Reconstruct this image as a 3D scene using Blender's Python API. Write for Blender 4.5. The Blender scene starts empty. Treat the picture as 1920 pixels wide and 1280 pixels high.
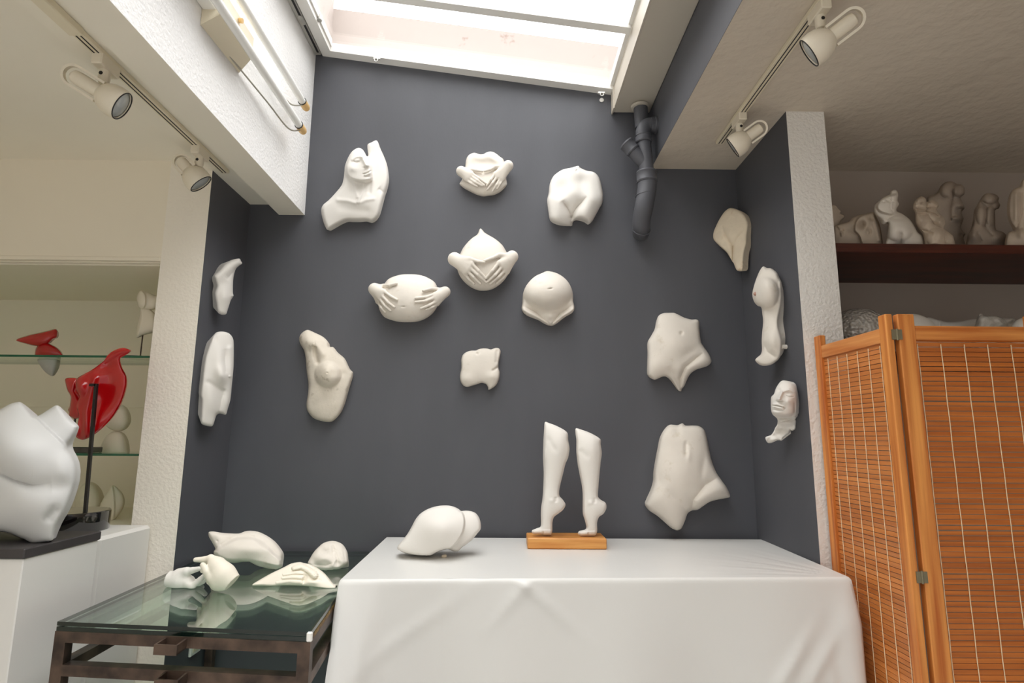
import bpy, math, random
import numpy as np
from mathutils import Vector, geometry
random.seed(7); RNG = np.random.default_rng(7)
scene = bpy.context.scene
COL = scene.collection

# ------------------------------------------------------------------ camera
FPX = 1080.0; PITCH = math.radians(9.41); YAW = math.radians(.53); ROLL = .0075; CZ = 1.40
FW = np.array([math.sin(YAW)*math.cos(PITCH), math.cos(YAW)*math.cos(PITCH), math.sin(PITCH)])
_R0 = np.array([math.cos(YAW), -math.sin(YAW), 0.]); _U0 = np.cross(_R0, FW)
RT = math.cos(ROLL)*_R0 + math.sin(ROLL)*_U0; UP = np.cross(RT, FW)
CAM = np.array([0, 0, CZ])
cam = bpy.data.cameras.new('camera'); co = bpy.data.objects.new('camera', cam); COL.objects.link(co)
cam.sensor_width = 36; cam.lens = FPX/1920*36; cam.clip_start = .02
from mathutils import Matrix
co.matrix_world = Matrix(((RT[0], UP[0], -FW[0], 0), (RT[1], UP[1], -FW[1], 0), (RT[2], UP[2], -FW[2], CZ), (0, 0, 0, 1)))
scene.camera = co

def ray(x, y):
    x = np.asarray(x, float)[..., None]; y = np.asarray(y, float)[..., None]
    return FW + RT*(x-960)/FPX + UP*(640-y)/FPX
def on_plane(P0, n, x, y, h=0.):
    d = ray(x, y); P0 = np.asarray(P0, float); n = np.asarray(n, float); n = n/np.linalg.norm(n)
    k = ((P0-CAM)@n + np.asarray(h, float))/(d@n)
    return CAM + d*k[..., None]
def atY(x, y, Y): return on_plane((0, Y, 0), (0, 1, 0), x, y)
def atX(x, y, X): return on_plane((X, 0, 0), (1, 0, 0), x, y)
def atZ(x, y, Z): return on_plane((0, 0, Z), (0, 0, 1), x, y)

# ------------------------------------------------------------------ materials
def s2l(c):
    return tuple(((v/255+.055)/1.055)**2.4 if v > 10 else v/255/12.92 for v in c) + (1,)
def mat(name, rgb, rough=.7, metal=0., var=None, bump=None, spec=.5, coat=0., scale3=(1, 1, 1), rgb2=None, stain=None, vcol=None):
    m = bpy.data.materials.new(name); m.use_nodes = True; nt = m.node_tree; N = nt.nodes; L = nt.links
    b = N['Principled BSDF']; b.inputs['Roughness'].default_value = rough; b.inputs['Metallic'].default_value = metal
    b.inputs['Specular IOR Level'].default_value = spec; b.inputs['Coat Weight'].default_value = coat
    b.inputs['Coat Roughness'].default_value = .06
    b.inputs['Base Color'].default_value = s2l(rgb)
    tc = N.new('ShaderNodeTexCoord'); mp = N.new('ShaderNodeMapping'); L.new(tc.outputs['Object'], mp.inputs['Vector'])
    mp.inputs['Scale'].default_value = scale3
    out = None
    if var:                      # (scale, amount, detail)
        n = N.new('ShaderNodeTexNoise'); n.inputs['Scale'].default_value = var[0]; n.inputs['Detail'].default_value = var[2] if len(var) > 2 else 4
        L.new(mp.outputs[0], n.inputs['Vector'])
        r = N.new('ShaderNodeValToRGB'); a = s2l(rgb); c2 = s2l(rgb2) if rgb2 else tuple(v*(1-var[1]) for v in a[:3])+(1,)
        r.color_ramp.elements[0].position = .33; r.color_ramp.elements[1].position = .67
        r.color_ramp.elements[0].color = c2; r.color_ramp.elements[1].color = a
        L.new(n.outputs['Fac'], r.inputs['Fac']); out = r.outputs['Color']
    if stain:                    # (scale, rgb, threshold, width)
        n = N.new('ShaderNodeTexNoise'); n.inputs['Scale'].default_value = stain[0]; n.inputs['Detail'].default_value = 6
        n.inputs['Roughness'].default_value = .65; L.new(tc.outputs['Object'], n.inputs['Vector'])
        mr = N.new('ShaderNodeMapRange'); mr.inputs['From Min'].default_value = stain[2]; mr.inputs['From Max'].default_value = stain[2]+stain[3]
        L.new(n.outputs['Fac'], mr.inputs['Value'])
        mx = N.new('ShaderNodeMix'); mx.data_type = 'RGBA'; L.new(mr.outputs[0], mx.inputs['Factor'])
        if out: L.new(out, mx.inputs['A'])
        else: mx.inputs['A'].default_value = s2l(rgb)
        mx.inputs['B'].default_value = s2l(stain[1]); out = mx.outputs['Result']
    if out: L.new(out, b.inputs['Base Color'])
    if bump:                     # (scale, distance, strength[, 'v'])
        if len(bump) > 3 and bump[3] == 'v':
            n = N.new('ShaderNodeTexVoronoi'); n.feature = 'SMOOTH_F1'; n.inputs['Scale'].default_value = bump[0]; o = n.outputs['Distance']
        else:
            n = N.new('ShaderNodeTexNoise'); n.inputs['Scale'].default_value = bump[0]; n.inputs['Detail'].default_value = 3; o = n.outputs['Fac']
        L.new(mp.outputs[0], n.inputs['Vector'])
        bp = N.new('ShaderNodeBump'); bp.inputs['Distance'].default_value = bump[1]; bp.inputs['Strength'].default_value = bump[2]
        L.new(o, bp.inputs['Height']); L.new(bp.outputs[0], b.inputs['Normal'])
    return m
def glass_mat(name, tint, rough=0., refl=1.0, ior=1.5):
    m = bpy.data.materials.new(name); m.use_nodes = True; nt = m.node_tree; N = nt.nodes; L = nt.links
    N.remove(N['Principled BSDF']); o = N['Material Output']
    t = N.new('ShaderNodeBsdfTransparent'); t.inputs['Color'].default_value = tint+(1,)
    g = N.new('ShaderNodeBsdfGlossy'); g.inputs['Roughness'].default_value = rough; g.inputs['Color'].default_value = (refl, refl, refl, 1)
    lw = N.new('ShaderNodeLayerWeight'); lw.inputs['Blend'].default_value = .5; f0 = ((ior-1)/(ior+1))**2
    pw = N.new('ShaderNodeMath'); pw.operation = 'POWER'; L.new(lw.outputs['Facing'], pw.inputs[0]); pw.inputs[1].default_value = 5.
    f = N.new('ShaderNodeMath'); f.operation = 'MULTIPLY_ADD'; L.new(pw.outputs[0], f.inputs[0]); f.inputs[1].default_value = 1-f0; f.inputs[2].default_value = f0
    mx = N.new('ShaderNodeMixShader'); L.new(f.outputs[0], mx.inputs[0]); L.new(t.outputs[0], mx.inputs[1]); L.new(g.outputs[0], mx.inputs[2])
    L.new(mx.outputs[0], o.inputs['Surface']); return m
M = {}
M['dark'] = mat('dark_wall_paint', (88, 89, 94), .55, var=(1.6, .16, 5), bump=(90, .002, .12), spec=.35, scale3=(1.4, 1.4, .5))
M['stuccol'] = mat('cream_stucco', (238, 232, 220), .8, bump=(75, .006, .5), spec=.3)
M['stucco'] = mat('white_stucco', (230, 227, 221), .8, bump=(75, .010, .55), spec=.3)
M['stuccob'] = mat('bright_beam_stucco', (236, 235, 233), .8, bump=(75, .008, .5), spec=.3)
M['cream'] = mat('cream_wall_paint', (238, 230, 212), .7, var=(1.2, .03), spec=.3)
M['ceil'] = mat('cream_ceiling_paint', (238, 232, 217), .75, var=(1.2, .05), spec=.25)
M['ceilr'] = mat('rough_ceiling_paint', (208, 197, 181), .8, var=(1.5, .06), bump=(16, .02, .35), spec=.25)
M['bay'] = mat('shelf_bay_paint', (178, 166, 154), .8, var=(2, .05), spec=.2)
M['floor'] = mat('grey_floor', (194, 191, 186), .5, var=(3, .06))
M['white'] = mat('white_paint', (235, 233, 228), .45)
M['plinth'] = mat('white_plinth_lacquer', (217, 215, 210), .4, var=(2, .03))
M['offwhite'] = mat('off_white_plastic', (224, 214, 190), .4)
M['gutter'] = mat('gutter_paint', (196, 188, 174), .55)
M['alu'] = mat('brushed_aluminium', (196, 194, 188), .35, metal=.6)
M['black'] = mat('black_slot', (24, 22, 22), .5)
M['plaster'] = mat('white_plaster', (227, 220, 209), .85, var=(9, .07, 6), stain=(13, (206, 196, 178), .6, .16), bump=(60, .0015, .35), spec=.2)
M['plasterw'] = mat('smooth_white_plaster', (229, 225, 218), .8, var=(7, .04, 5), bump=(120, .0008, .25), spec=.22)
M['plasterd'] = mat('weathered_plaster', (224, 215, 200), .88, var=(14, .1, 7), stain=(16, (150, 136, 112), .58, .16), bump=(70, .002, .5), spec=.15)
M['plasterb'] = mat('stained_old_plaster', (228, 214, 190), .88, var=(12, .12, 7), stain=(11, (186, 150, 112), .58, .2), bump=(70, .002, .5), spec=.15)
M['plastery'] = mat('warm_hand_plaster', (238, 230, 214), .6, var=(14, .06, 6), bump=(110, .001, .3), spec=.3)
M['clay'] = mat('dusty_clay', (205, 190, 172), .9, var=(12, .14, 7), bump=(60, .002, .5), spec=.1)
M['clayg'] = mat('grey_clay', (176, 162, 148), .9, var=(12, .12, 7), bump=(60, .002, .5), spec=.1)
M['marble'] = mat('satin_white_resin', (207, 207, 205), .45, spec=.35)
M['ceramic'] = mat('pale_ceramic', (226, 218, 200), .5)
M['greyc'] = mat('grey_ceramic', (168, 166, 160), .35)
M['red'] = mat('glossy_red_lacquer', (176, 8, 14), .14, coat=.6, spec=.5)
M['pink'] = mat('dusky_plaster_tip', (176, 138, 124), .85)
M['gloss'] = mat('gloss_black_acrylic', (10, 8, 8), .08, coat=1.)
M['slab'] = mat('charcoal_slab', (58, 54, 54), .5, var=(20, .2))
M['rod'] = mat('black_steel', (18, 16, 17), .3, spec=.5)
M['rust'] = mat('rusty_brown_steel', (102, 84, 72), .5, metal=.5, var=(14, .4, 7), rgb2=(56, 46, 41), bump=(60, .001, .3))
M['rustyel'] = mat('rusty_ochre_edge', (150, 118, 52), .6, metal=.2, var=(40, .5, 7), rgb2=(84, 58, 30))
M['glass'] = glass_mat('table_glass', (.84, .93, .88), ior=1.75)
M['pane'] = glass_mat('roof_glass', (.97, .97, .97), rough=.02)
M['shelfglass'] = glass_mat('shelf_glass', (.82, .95, .88), ior=1.45)
M['gedge'] = mat('green_glass_edge', (14, 92, 62), .15, spec=.6)
M['gedged'] = mat('dark_green_glass_edge', (12, 26, 22), .12, spec=.6)
M['cloth'] = mat('white_vinyl_cloth', (219, 218, 214), .38, spec=.4, var=(3, .02), bump=(9, .01, .12))
def wood(name, a, b, sc, rough=.42): return mat(name, a, rough, var=(1.3, .3, 7), rgb2=b, scale3=sc, spec=.45)
M['pine_z'] = wood('pine_upright', (226, 152, 78), (178, 94, 36), (34, 34, 1.3))
M['pine_x'] = wood('pine_crossways', (224, 152, 80), (182, 100, 40), (1.8, 34, 34))
M['pine_y'] = wood('pine_lengthways', (228, 160, 94), (194, 114, 54), (34, 1.8, 34))
M['block'] = wood('honey_wood_block', (220, 160, 88), (196, 126, 58), (3, 20, 42))
M['bamx'] = wood('bamboo_slats', (196, 114, 48), (168, 90, 34), (2.0, 2.0, 60), .35)
M['bamy'] = wood('bamboo_slats_pale', (206, 130, 68), (184, 108, 52), (2.0, 2.0, 60), .35)
M['cord'] = mat('pale_cotton_cord', (236, 214, 176), .8)
M['brass'] = mat('dull_brass', (136, 128, 104), .45, metal=.6)
M['mahog'] = wood('dark_mahogany', (92, 40, 24), (58, 22, 14), (2, 12, 30), .4)
M['pipe'] = mat('dark_pipe_paint', (84, 85, 90), .5, spec=.4)
M['lens'] = mat('reflector_glass', (196, 200, 198), .22, metal=.35, bump=(60, .002, .3, 'v'))
M['lamp'] = mat('cream_lamp_enamel', (226, 217, 198), .3, spec=.5)
M['tube'] = mat('unlit_tube_glass', (240, 240, 236), .25, spec=.5)
M['tan'] = mat('tan_tube_cap', (222, 184, 124), .5)
M['wire'] = mat('bracket_wire', (176, 172, 158), .4, metal=.4)
M['bubble'] = mat('bubble_wrap', (196, 192, 184), .2, metal=.2, bump=(75, .012, .9, 'v'))
M['plastic'] = mat('crumpled_plastic', (206, 202, 194), .25, bump=(26, .02, .6))
M['para'] = mat('outdoor_render', (188, 177, 170), .9, stain=(5, (150, 120, 100), .64, .1))

# ------------------------------------------------------------------ mesh helpers
def link(name, verts, faces, m, root=None, smooth=False, sharp=None, mi=None, origin=None):
    me = bpy.data.meshes.new(name)
    v = np.asarray(verts, float)
    if root is not None: org = np.array(wloc(root))
    elif origin is not None: org = np.asarray(origin, float)
    else:
        org = (v.min(0)+v.max(0))/2; org[2] = v[:, 2].min()
    me.from_pydata((v-org).tolist(), [], [list(map(int, f)) for f in faces])
    ms = m if isinstance(m, (list, tuple)) else [m]
    for q in ms: me.materials.append(q)
    if mi is not None: me.polygons.foreach_set('material_index', np.asarray(mi, dtype=np.int32))
    if smooth:
        me.polygons.foreach_set('use_smooth', [True]*len(me.polygons))
        if sharp: me.set_sharp_from_angle(angle=math.radians(sharp))
    me.update()
    o = bpy.data.objects.new(name, me); COL.objects.link(o)
    if root is not None: o.parent = root
    else: o.location = org
    return o
def wloc(o):
    l = Vector((0, 0, 0))
    while o is not None: l = l + o.location; o = o.parent
    return l
def tag(o, label, cat, group=None):
    o['label'] = label; o['category'] = cat
    if group: o['group'] = group
    return o
def thing(name, loc, label, cat, group=None):
    o = bpy.data.objects.new(name, None); o.empty_display_size = .1; COL.objects.link(o); o.location = [float(v) for v in loc]
    return tag(o, label, cat, group)
def struct(o): o['kind'] = 'structure'; return o
class MB:
    def __init__(s): s.v = []; s.f = []; s.m = []
    def add(s, v, f, mi=0):
        b = len(s.v); s.v += [tuple(map(float, p)) for p in v]; s.f += [[b+i for i in q] for q in f]; s.m += [mi]*len(f); return s
    def box(s, a, b, mi=0, side=None, bev=0.):
        (x0, y0, z0), (x1, y1, z1) = a, b
        if bev > 0:
            ax = [(x0, x1), (y0, y1), (z0, z1)]; import itertools
            pts = {}; V = []
            for c in itertools.product((0, 1), repeat=3):
                for k in range(3):
                    p = [ax[i][c[i]] for i in range(3)]
                    for i in range(3):
                        if i != k: p[i] += bev if c[i] == 0 else -bev
                    pts[(c, k)] = len(V); V.append(p)
            Fs = []
            for k in range(3):
                i, j = [q for q in range(3) if q != k]
                for sgn in (0, 1):
                    def key(a_, b_):
                        c = [0, 0, 0]; c[k] = sgn; c[i] = a_; c[j] = b_; return tuple(c)
                    q = [pts[(key(0, 0), k)], pts[(key(1, 0), k)], pts[(key(1, 1), k)], pts[(key(0, 1), k)]]
                    flip = (sgn == 0) ^ (k == 1)
                    Fs.append(q[::-1] if flip else q)
            for c in itertools.product((0, 1), repeat=3):
                q = [pts[(c, 0)], pts[(c, 1)], pts[(c, 2)]]
                Fs.append(q if sum(c) % 2 == 1 else q[::-1])
            for e in range(3):
                i, j = [q for q in range(3) if q != e]
                for a_ in (0, 1):
                    for b_ in (0, 1):
                        c0 = [0, 0, 0]; c0[i] = a_; c0[j] = b_; c1 = list(c0); c1[e] = 1; c0 = tuple(c0); c1 = tuple(c1)
                        Fs.append([pts[(c0, i)], pts[(c0, j)], pts[(c1, j)], pts[(c1, i)]])
            return s.add(V, Fs, mi)
        v = [(x0, y0, z0), (x1, y0, z0), (x1, y1, z0), (x0, y1, z0), (x0, y0, z1), (x1, y0, z1), (x1, y1, z1), (x0, y1, z1)]
        f = [(0, 3, 2, 1), (4, 5, 6, 7), (0, 1, 5, 4), (1, 2, 6, 5), (2, 3, 7, 6), (3, 0, 4, 7)]  # bottom top front right back left
        b = len(s.v); s.v += v; s.f += [[b+i for i in q] for q in f]
        nm = ['bottom', 'top', 'front', 'right', 'back', 'left']
        s.m += [(side or {}).get(k, mi) for k in nm]; return s
    def hexa(s, p, mi=0):     # 8 points, bottom ring then top ring
        return s.add(p, [(0, 3, 2, 1), (4, 5, 6, 7), (0, 1, 5, 4), (1, 2, 6, 5), (2, 3, 7, 6), (3, 0, 4, 7)], mi)
    def tube(s, pts, r, n=12, caps=True, mi=0, flat=1.0):
        P = np.asarray(pts, float); k = len(P); r = np.full(k, r) if np.isscalar(r) else np.asarray(r, float)
        T = np.gradient(P, axis=0); T /= np.linalg.norm(T, axis=1)[:, None]+1e-12
        u = np.cross(T[0], (0, 0, 1.)); u = u if np.linalg.norm(u) > .1 else np.cross(T[0], (1., 0, 0)); u /= np.linalg.norm(u)
        V = []
        for i in range(k):
            u = u - T[i]*(u@T[i]); u /= np.linalg.norm(u); w = np.cross(T[i], u)
            for j in range(n):
                a = 2*math.pi*j/n; V.append(P[i]+r[i]*(math.cos(a)*u+flat*math.sin(a)*w))
        Fs = [[i*n+j, i*n+(j+1) % n, (i+1)*n+(j+1) % n, (i+1)*n+j] for i in range(k-1) for j in range(n)]
        if caps: Fs += [list(range(n))[::-1], [(k-1)*n+j for j in range(n)]]
        return s.add(V, Fs, mi)
    def lathe(s, o, axis, prof, n=32, mi=0, caps=True):   # prof: (t along axis, radius)
        o = np.asarray(o, float); a = np.asarray(axis, float); a /= np.linalg.norm(a)
        return s.tube_prof([o+a*t for t, _ in prof], [max(r, 1e-5) for _, r in prof], a, n, mi, caps)
    def tube_prof(s, P, r, a, n, mi, caps):
        u = np.cross(a, (0, 0, 1.)); u = u if np.linalg.norm(u) > .1 else np.cross(a, (1., 0, 0)); u /= np.linalg.norm(u); w = np.cross(a, u)
        V = [P[i]+r[i]*(math.cos(2*math.pi*j/n)*u+math.sin(2*math.pi*j/n)*w) for i in range(len(P)) for j in range(n)]
        k = len(P)
        Fs = [[i*n+j, i*n+(j+1) % n, (i+1)*n+(j+1) % n, (i+1)*n+j] for i in range(k-1) for j in range(n)]
        if caps: Fs += [list(range(n))[::-1], [(k-1)*n+j for j in range(n)]]
        return s.add(V, Fs, mi)
    def build(s, name, m, root=None, smooth=False, sharp=40):
        return link(name, s.v, s.f, m, root, smooth, sharp, s.m if isinstance(m, (list, tuple)) else None)
def bezier(pts, n=8):
    P = [np.asarray(p, float) for p in pts]; out = []
    for i in range(len(P)-1):
        p0 = P[max(i-1, 0)]; p1 = P[i]; p2 = P[i+1]; p3 = P[min(i+2, len(P)-1)]
        for k in range(n):
            t = k/n; out.append(.5*((2*p1)+(-p0+p2)*t+(2*p0-5*p1+4*p2-p3)*t*t+(-p0+3*p1-3*p2+p3)*t**3))
    out.append(P[-1]); return out

# ------------------------------------------------------------------ relief sculptor
def closed_spline(pts, step):
    P = np.asarray(pts, float); n = len(P); out = []
    for i in range(n):
        p0, p1, p2, p3 = P[i-1], P[i], P[(i+1) % n], P[(i+2) % n]
        L = np.linalg.norm(p2-p1); k = max(1, int(round(L/step)))
        if L < 1e-6: continue
        m1 = (p2-p0)*.5; m2 = (p3-p1)*.5
        for m, q in ((m1, 0), (m2, 1)):
            l = np.linalg.norm(m)
            if l > L: m *= L/l
        for j in range(k):
            t = j/k; out.append((2*t**3-3*t*t+1)*p1+(t**3-2*t*t+t)*m1+(-2*t**3+3*t*t)*p2+(t**3-t*t)*m2)
    return np.array(out)
def pdist(X, Y, pts, closed=False):
    P = np.asarray(pts, float); Q = np.roll(P, -1, 0) if closed else P[1:]; P = P if closed else P[:-1]
    best = np.full(X.shape, 1e18); tt = np.zeros(X.shape); n = len(P)
    for i in range(n):
        ax, ay = P[i]; dx, dy = Q[i]-P[i]; l2 = dx*dx+dy*dy+1e-12
        t = np.clip(((X-ax)*dx+(Y-ay)*dy)/l2, 0, 1); d = (X-ax-t*dx)**2+(Y-ay-t*dy)**2
        m = d < best; best = np.where(m, d, best); tt = np.where(m, (i+t)/n, tt)
    return np.sqrt(best), tt
def inside(X, Y, poly):
    P = np.asarray(poly, float); r = np.zeros(X.shape, bool); j = len(P)-1
    for i in range(len(P)):
        xi, yi = P[i]; xj, yj = P[j]
        if yi != yj: r ^= ((yi > Y) != (yj > Y)) & (X < (xj-xi)*(Y-yi)/(yj-yi)+xi)
        j = i
    return r
def poisson(poly):
    lo = poly.min(0); hi = poly.max(0); L = (hi-lo).max(); phi = None
    for n in (20, 40, 80):
        c = L/n; nx = int((hi[0]-lo[0])/c)+5; ny = int((hi[1]-lo[1])/c)+5
        gx = lo[0]+(np.arange(nx)-2)*c; gy = lo[1]+(np.arange(ny)-2)*c; GX, GY = np.meshgrid(gx, gy, indexing='ij')
        ins = inside(GX, GY, poly)
        f = np.zeros((nx, ny)) if phi is None else bil(old, GX, GY)*ins
        for _ in range({20: 300, 40: 300, 80: 350}[n]):
            f[1:-1, 1:-1] = .25*(f[2:, 1:-1]+f[:-2, 1:-1]+f[1:-1, 2:]+f[1:-1, :-2]+c*c)*ins[1:-1, 1:-1]
        phi = f; old = (f, gx[0], gy[0], c)
    return old
def bil(pk, X, Y):
    f, x0, y0, c = pk; u = np.clip((X-x0)/c, 0, f.shape[0]-1.001); v = np.clip((Y-y0)/c, 0, f.shape[1]-1.001)
    i = u.astype(int); j = v.astype(int); a = u-i; b = v-j
    return f[i, j]*(1-a)*(1-b)+f[i+1, j]*a*(1-b)+f[i, j+1]*(1-a)*b+f[i+1, j+1]*a*b
class Feat:
    def __init__(s, X, Y, poly, pk, mm): s.X, s.Y, s.poly, s.pk, s.mm = X, Y, poly, pk, mm; s.D, _ = pdist(X, Y, poly, True); s.setI()
    def setI(s):
        ph = np.maximum(bil(s.pk, s.X, s.Y), 0); c = s.pk[3]
        ph = np.maximum(ph, 0)*np.clip(s.D/(1.3*c), 0, 1)
        s.I = np.sqrt(2*ph)*s.mm; s.In = np.sqrt(ph/s.pk[0].max())
    def g(s, x, y, rx, ry, h, ang=0.):
        a = math.radians(ang); u = (s.X-x)*math.cos(a)+(s.Y-y)*math.sin(a); v = -(s.X-x)*math.sin(a)+(s.Y-y)*math.cos(a)
        return h*np.exp(-(u/rx)**2-(v/ry)**2)
    def dome(s, x, y, rx, ry, h, ang=0., p=.5):
        a = math.radians(ang); u = (s.X-x)*math.cos(a)+(s.Y-y)*math.sin(a); v = -(s.X-x)*math.sin(a)+(s.Y-y)*math.cos(a)
        q = 1-(u/rx)**2-(v/ry)**2; k = .08
        q = .5*(q+np.sqrt(q*q+k*k)); return h*(q**p-(.5*k*k)**p*0)
    def ln(s, pts, w, h, fade=False):
        d, t = pdist(s.X, s.Y, pts); r = h*np.exp(-(d/w)**2)
        return r*np.clip(np.minimum(t, 1-t)*4, 0, 1) if fade else r
    def cr(s, pts, w, h, fade=True):
        d, t = pdist(s.X, s.Y, pts); r = h*np.exp(-(np.sqrt(d*d+9)-3)/w)
        return r*np.clip((1-t)*3.5, 0, 1)**.8 if fade else r
    def cap(s, pts, r0, r1=None, f=1.):
        d, t = pdist(s.X, s.Y, pts); r = r0+((r0 if r1 is None else r1)-r0)*t
        return np.sqrt(np.maximum(r*r-d*d, 0))*s.mm*f
    def pl(s, poly, h, w):
        P = closed_spline(poly, w if w > 12 else 12); d, _ = pdist(s.X, s.Y, P, True); sd = np.where(inside(s.X, s.Y, P), d, -d)
        t = np.clip(sd/w+.5, 0, 1); return h*t*t*(3-2*t)
def smax(a, b, k): return .5*(a+b+np.sqrt((a-b)**2+k*k))
def fbm(X, Y, sc, amp, seed=0):
    r = np.random.default_rng(seed); o = 0*X
    for i in range(7):
        a = r.uniform(0, 6.28); k = sc*r.uniform(.6, 1.6); o = o+np.sin((X*math.cos(a)+Y*math.sin(a))/k+r.uniform(0, 6))
    return o*amp/3
def sheet(poly, st):
    lo = poly.min(0); hi = poly.max(0); nx = int((hi[0]-lo[0])/st)+2; ny = int((hi[1]-lo[1])/(st*.866))+2
    pts = np.array([(lo[0]+(i+.5*(j % 2))*st, lo[1]+j*st*.866) for j in range(ny) for i in range(nx)])
    X, Y = pts[:, 0], pts[:, 1]; ok = inside(X, Y, poly); pts = pts[ok]; d, _ = pdist(pts[:, 0], pts[:, 1], poly, True); pts = pts[d > st*.6]
    nb = len(poly); V = [Vector(p) for p in poly]+[Vector(p) for p in pts]
    r = geometry.delaunay_2d_cdt(V, [(i, (i+1) % nb) for i in range(nb)], [], 1, 1e-6)
    vs = np.array([tuple(v) for v in r[0]]); om = {}
    for i, l in enumerate(r[3]):
        for q in l: om[q] = i
    loop = [om[i] for i in range(nb)]
    fs = [list(f) for f in r[2]]
    for f in fs:
        a, b, c = (vs[i] for i in f[:3])
        if (b[0]-a[0])*(c[1]-a[1])-(b[1]-a[1])*(c[0]-a[0]) > 0: f.reverse()
    return vs, fs, loop
def relief(name, reg, outline, hf, P0, n, back, m, root=None, px=1.3, shrink=.97, zmin=None, zmax=None, both=None, mi=None):
    """outline: points in a window of the view (reg = x0, y0, scale); hf(F) -> relief in metres off the plane P0, n.
    back: vector along which the rim runs back to what carries it, or both=hf2 for a body with its own back."""
    x0, y0, s = reg; P0 = np.asarray(P0, float); n = np.asarray(n, float); n /= np.linalg.norm(n)
    poly = closed_spline(outline, px*1.1/s); pk = poisson(poly)
    c = poly.mean(0); depth = on_plane(P0, n, x0+c[0]*s, y0+c[1]*s)@FW - CAM@FW
    mm = s*depth/FPX
    vs, fs, loop = sheet(poly, px/s)
    F = Feat(vs[:, 0], vs[:, 1], poly, pk, mm); h = hf(F)
    to = lambda X, Y, hh: on_plane(P0, n, x0+X*s, y0+Y*s, hh)
    if both is None:
        V = to(vs[:, 0], vs[:, 1], h); nb = len(loop); B = V[loop]
        if not isinstance(back[0], str): W = B+np.asarray(back, float)
        else:                                     # ('y', value) / ('x', value): run back to that wall
            W = B.copy(); W[:, {'x': 0, 'y': 1, 'z': 2}[back[0]]] = float(back[1])
        cW = W.mean(0); W = cW+(W-cW)*shrink
        k0 = len(V); V = np.vstack([V, W, W.mean(0)[None]]); k = len(V)-1
        side = []
        for i in range(nb):
            a, bq = loop[i], loop[(i+1) % nb]; side.append([a, bq, k0+(i+1) % nb, k0+i])
        # orient side faces like the sheet
        ed = set()
        for f in fs:
            for i in range(len(f)): ed.add((f[i], f[(i+1) % len(f)]))
        if (loop[0], loop[1]) in ed: side = [q[::-1] for q in side]
        fan = [[k0+i, k0+(i+1) % nb, k] if (loop[0], loop[1]) in ed else [k0+(i+1) % nb, k0+i, k] for i in range(nb)]
        fan = [f[::-1] for f in fan] if False else fan
        fs2 = fs+side+fan
    else:
        h2 = both(F); lp = set(loop); h = h.copy(); h2 = h2.copy(); h[loop] = 0
        V = to(vs[:, 0], vs[:, 1], h); idx = {}; B = []
        base = to(vs[:, 0], vs[:, 1], 0*h)
        for i in range(len(vs)):
            if i in lp: idx[i] = i
            else: idx[i] = len(V)+len(B); B.append(base[i]-n*h2[i])
        V = np.vstack([V, np.array(B)]); fs2 = fs+[[idx[i] for i in f][::-1] for f in fs]
    if zmin is not None: V[:, 2] = np.maximum(V[:, 2], zmin)
    if zmax is not None: V[:, 2] = np.minimum(V[:, 2], zmax)
    o = link(name, V, fs2, m, root, True, 55)
    def height(x, y):
        G = Feat(np.atleast_1d(np.float64(x)), np.atleast_1d(np.float64(y)), poly, pk, mm); return float(hf(G)[0])
    return o, height, to, mm

# ------------------------------------------------------------------ implicit sculptor
def sdf_mesh(name, prims, vox, k, m, root=None, cuts=(), zmin=None, smooth=2, noise=None):
    lo = np.full(3, 1e9); hi = -lo
    for p in prims:
        if p[0] == 'c':
            for q, r in ((p[1], p[3]), (p[2], p[4])): lo = np.minimum(lo, np.asarray(q)-r); hi = np.maximum(hi, np.asarray(q)+r)
        else: R = max(p[2]); lo = np.minimum(lo, np.asarray(p[1])-R); hi = np.maximum(hi, np.asarray(p[1])+R)
    lo = lo-3*vox-k*.5; hi = hi+3*vox+k*.5
    ax = [np.arange(lo[i], hi[i]+vox, vox) for i in range(3)]; G = np.stack(np.meshgrid(*ax, indexing='ij'), -1)
    Fd = None
    for p in prims:
        if p[0] == 'c':
            a = np.asarray(p[1], float); b = np.asarray(p[2], float); ab = b-a; t = np.clip(((G-a)@ab)/(ab@ab+1e-12), 0, 1)
            d = np.linalg.norm(G-a-t[..., None]*ab, axis=-1)-(p[3]+(p[4]-p[3])*t)
        else:
            q = G-np.asarray(p[1]); r = np.asarray(p[2], float)
            if len(p) > 3: q = q@np.asarray(p[3])
            k0 = np.linalg.norm(q/r, axis=-1); k1 = np.linalg.norm(q/(r*r), axis=-1); d = k0*(k0-1)/(k1+1e-9)
        if Fd is None: Fd = d
        else:
            kk = p[5] if p[0] == 'c' and len(p) > 5 else k
            hq = np.clip(.5+.5*(Fd-d)/kk, 0, 1); Fd = Fd*(1-hq)+d*hq-kk*hq*(1-hq)
    if noise is not None: Fd = Fd+noise(G)
    for P, n in cuts:
        n = np.asarray(n, float); n /= np.linalg.norm(n); Fd = np.maximum(Fd, (G-np.asarray(P))@n)
    if zmin is not None: Fd = np.maximum(Fd, zmin-G[..., 2])
    V, Q = nets(Fd, lo, vox)
    if smooth:
        E = np.concatenate([Q[:, [0, 1]], Q[:, [1, 2]], Q[:, [2, 3]], Q[:, [3, 0]]]); E = np.concatenate([E, E[:, ::-1]])
        cnt = np.bincount(E[:, 0], minlength=len(V))[:, None]
        for _ in range(smooth):
            S = np.stack([np.bincount(E[:, 0], V[E[:, 1], i], len(V)) for i in range(3)], 1)/np.maximum(cnt, 1); V = V*.5+S*.5
    return link(name, V, Q, m, root, True, 60)
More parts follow.
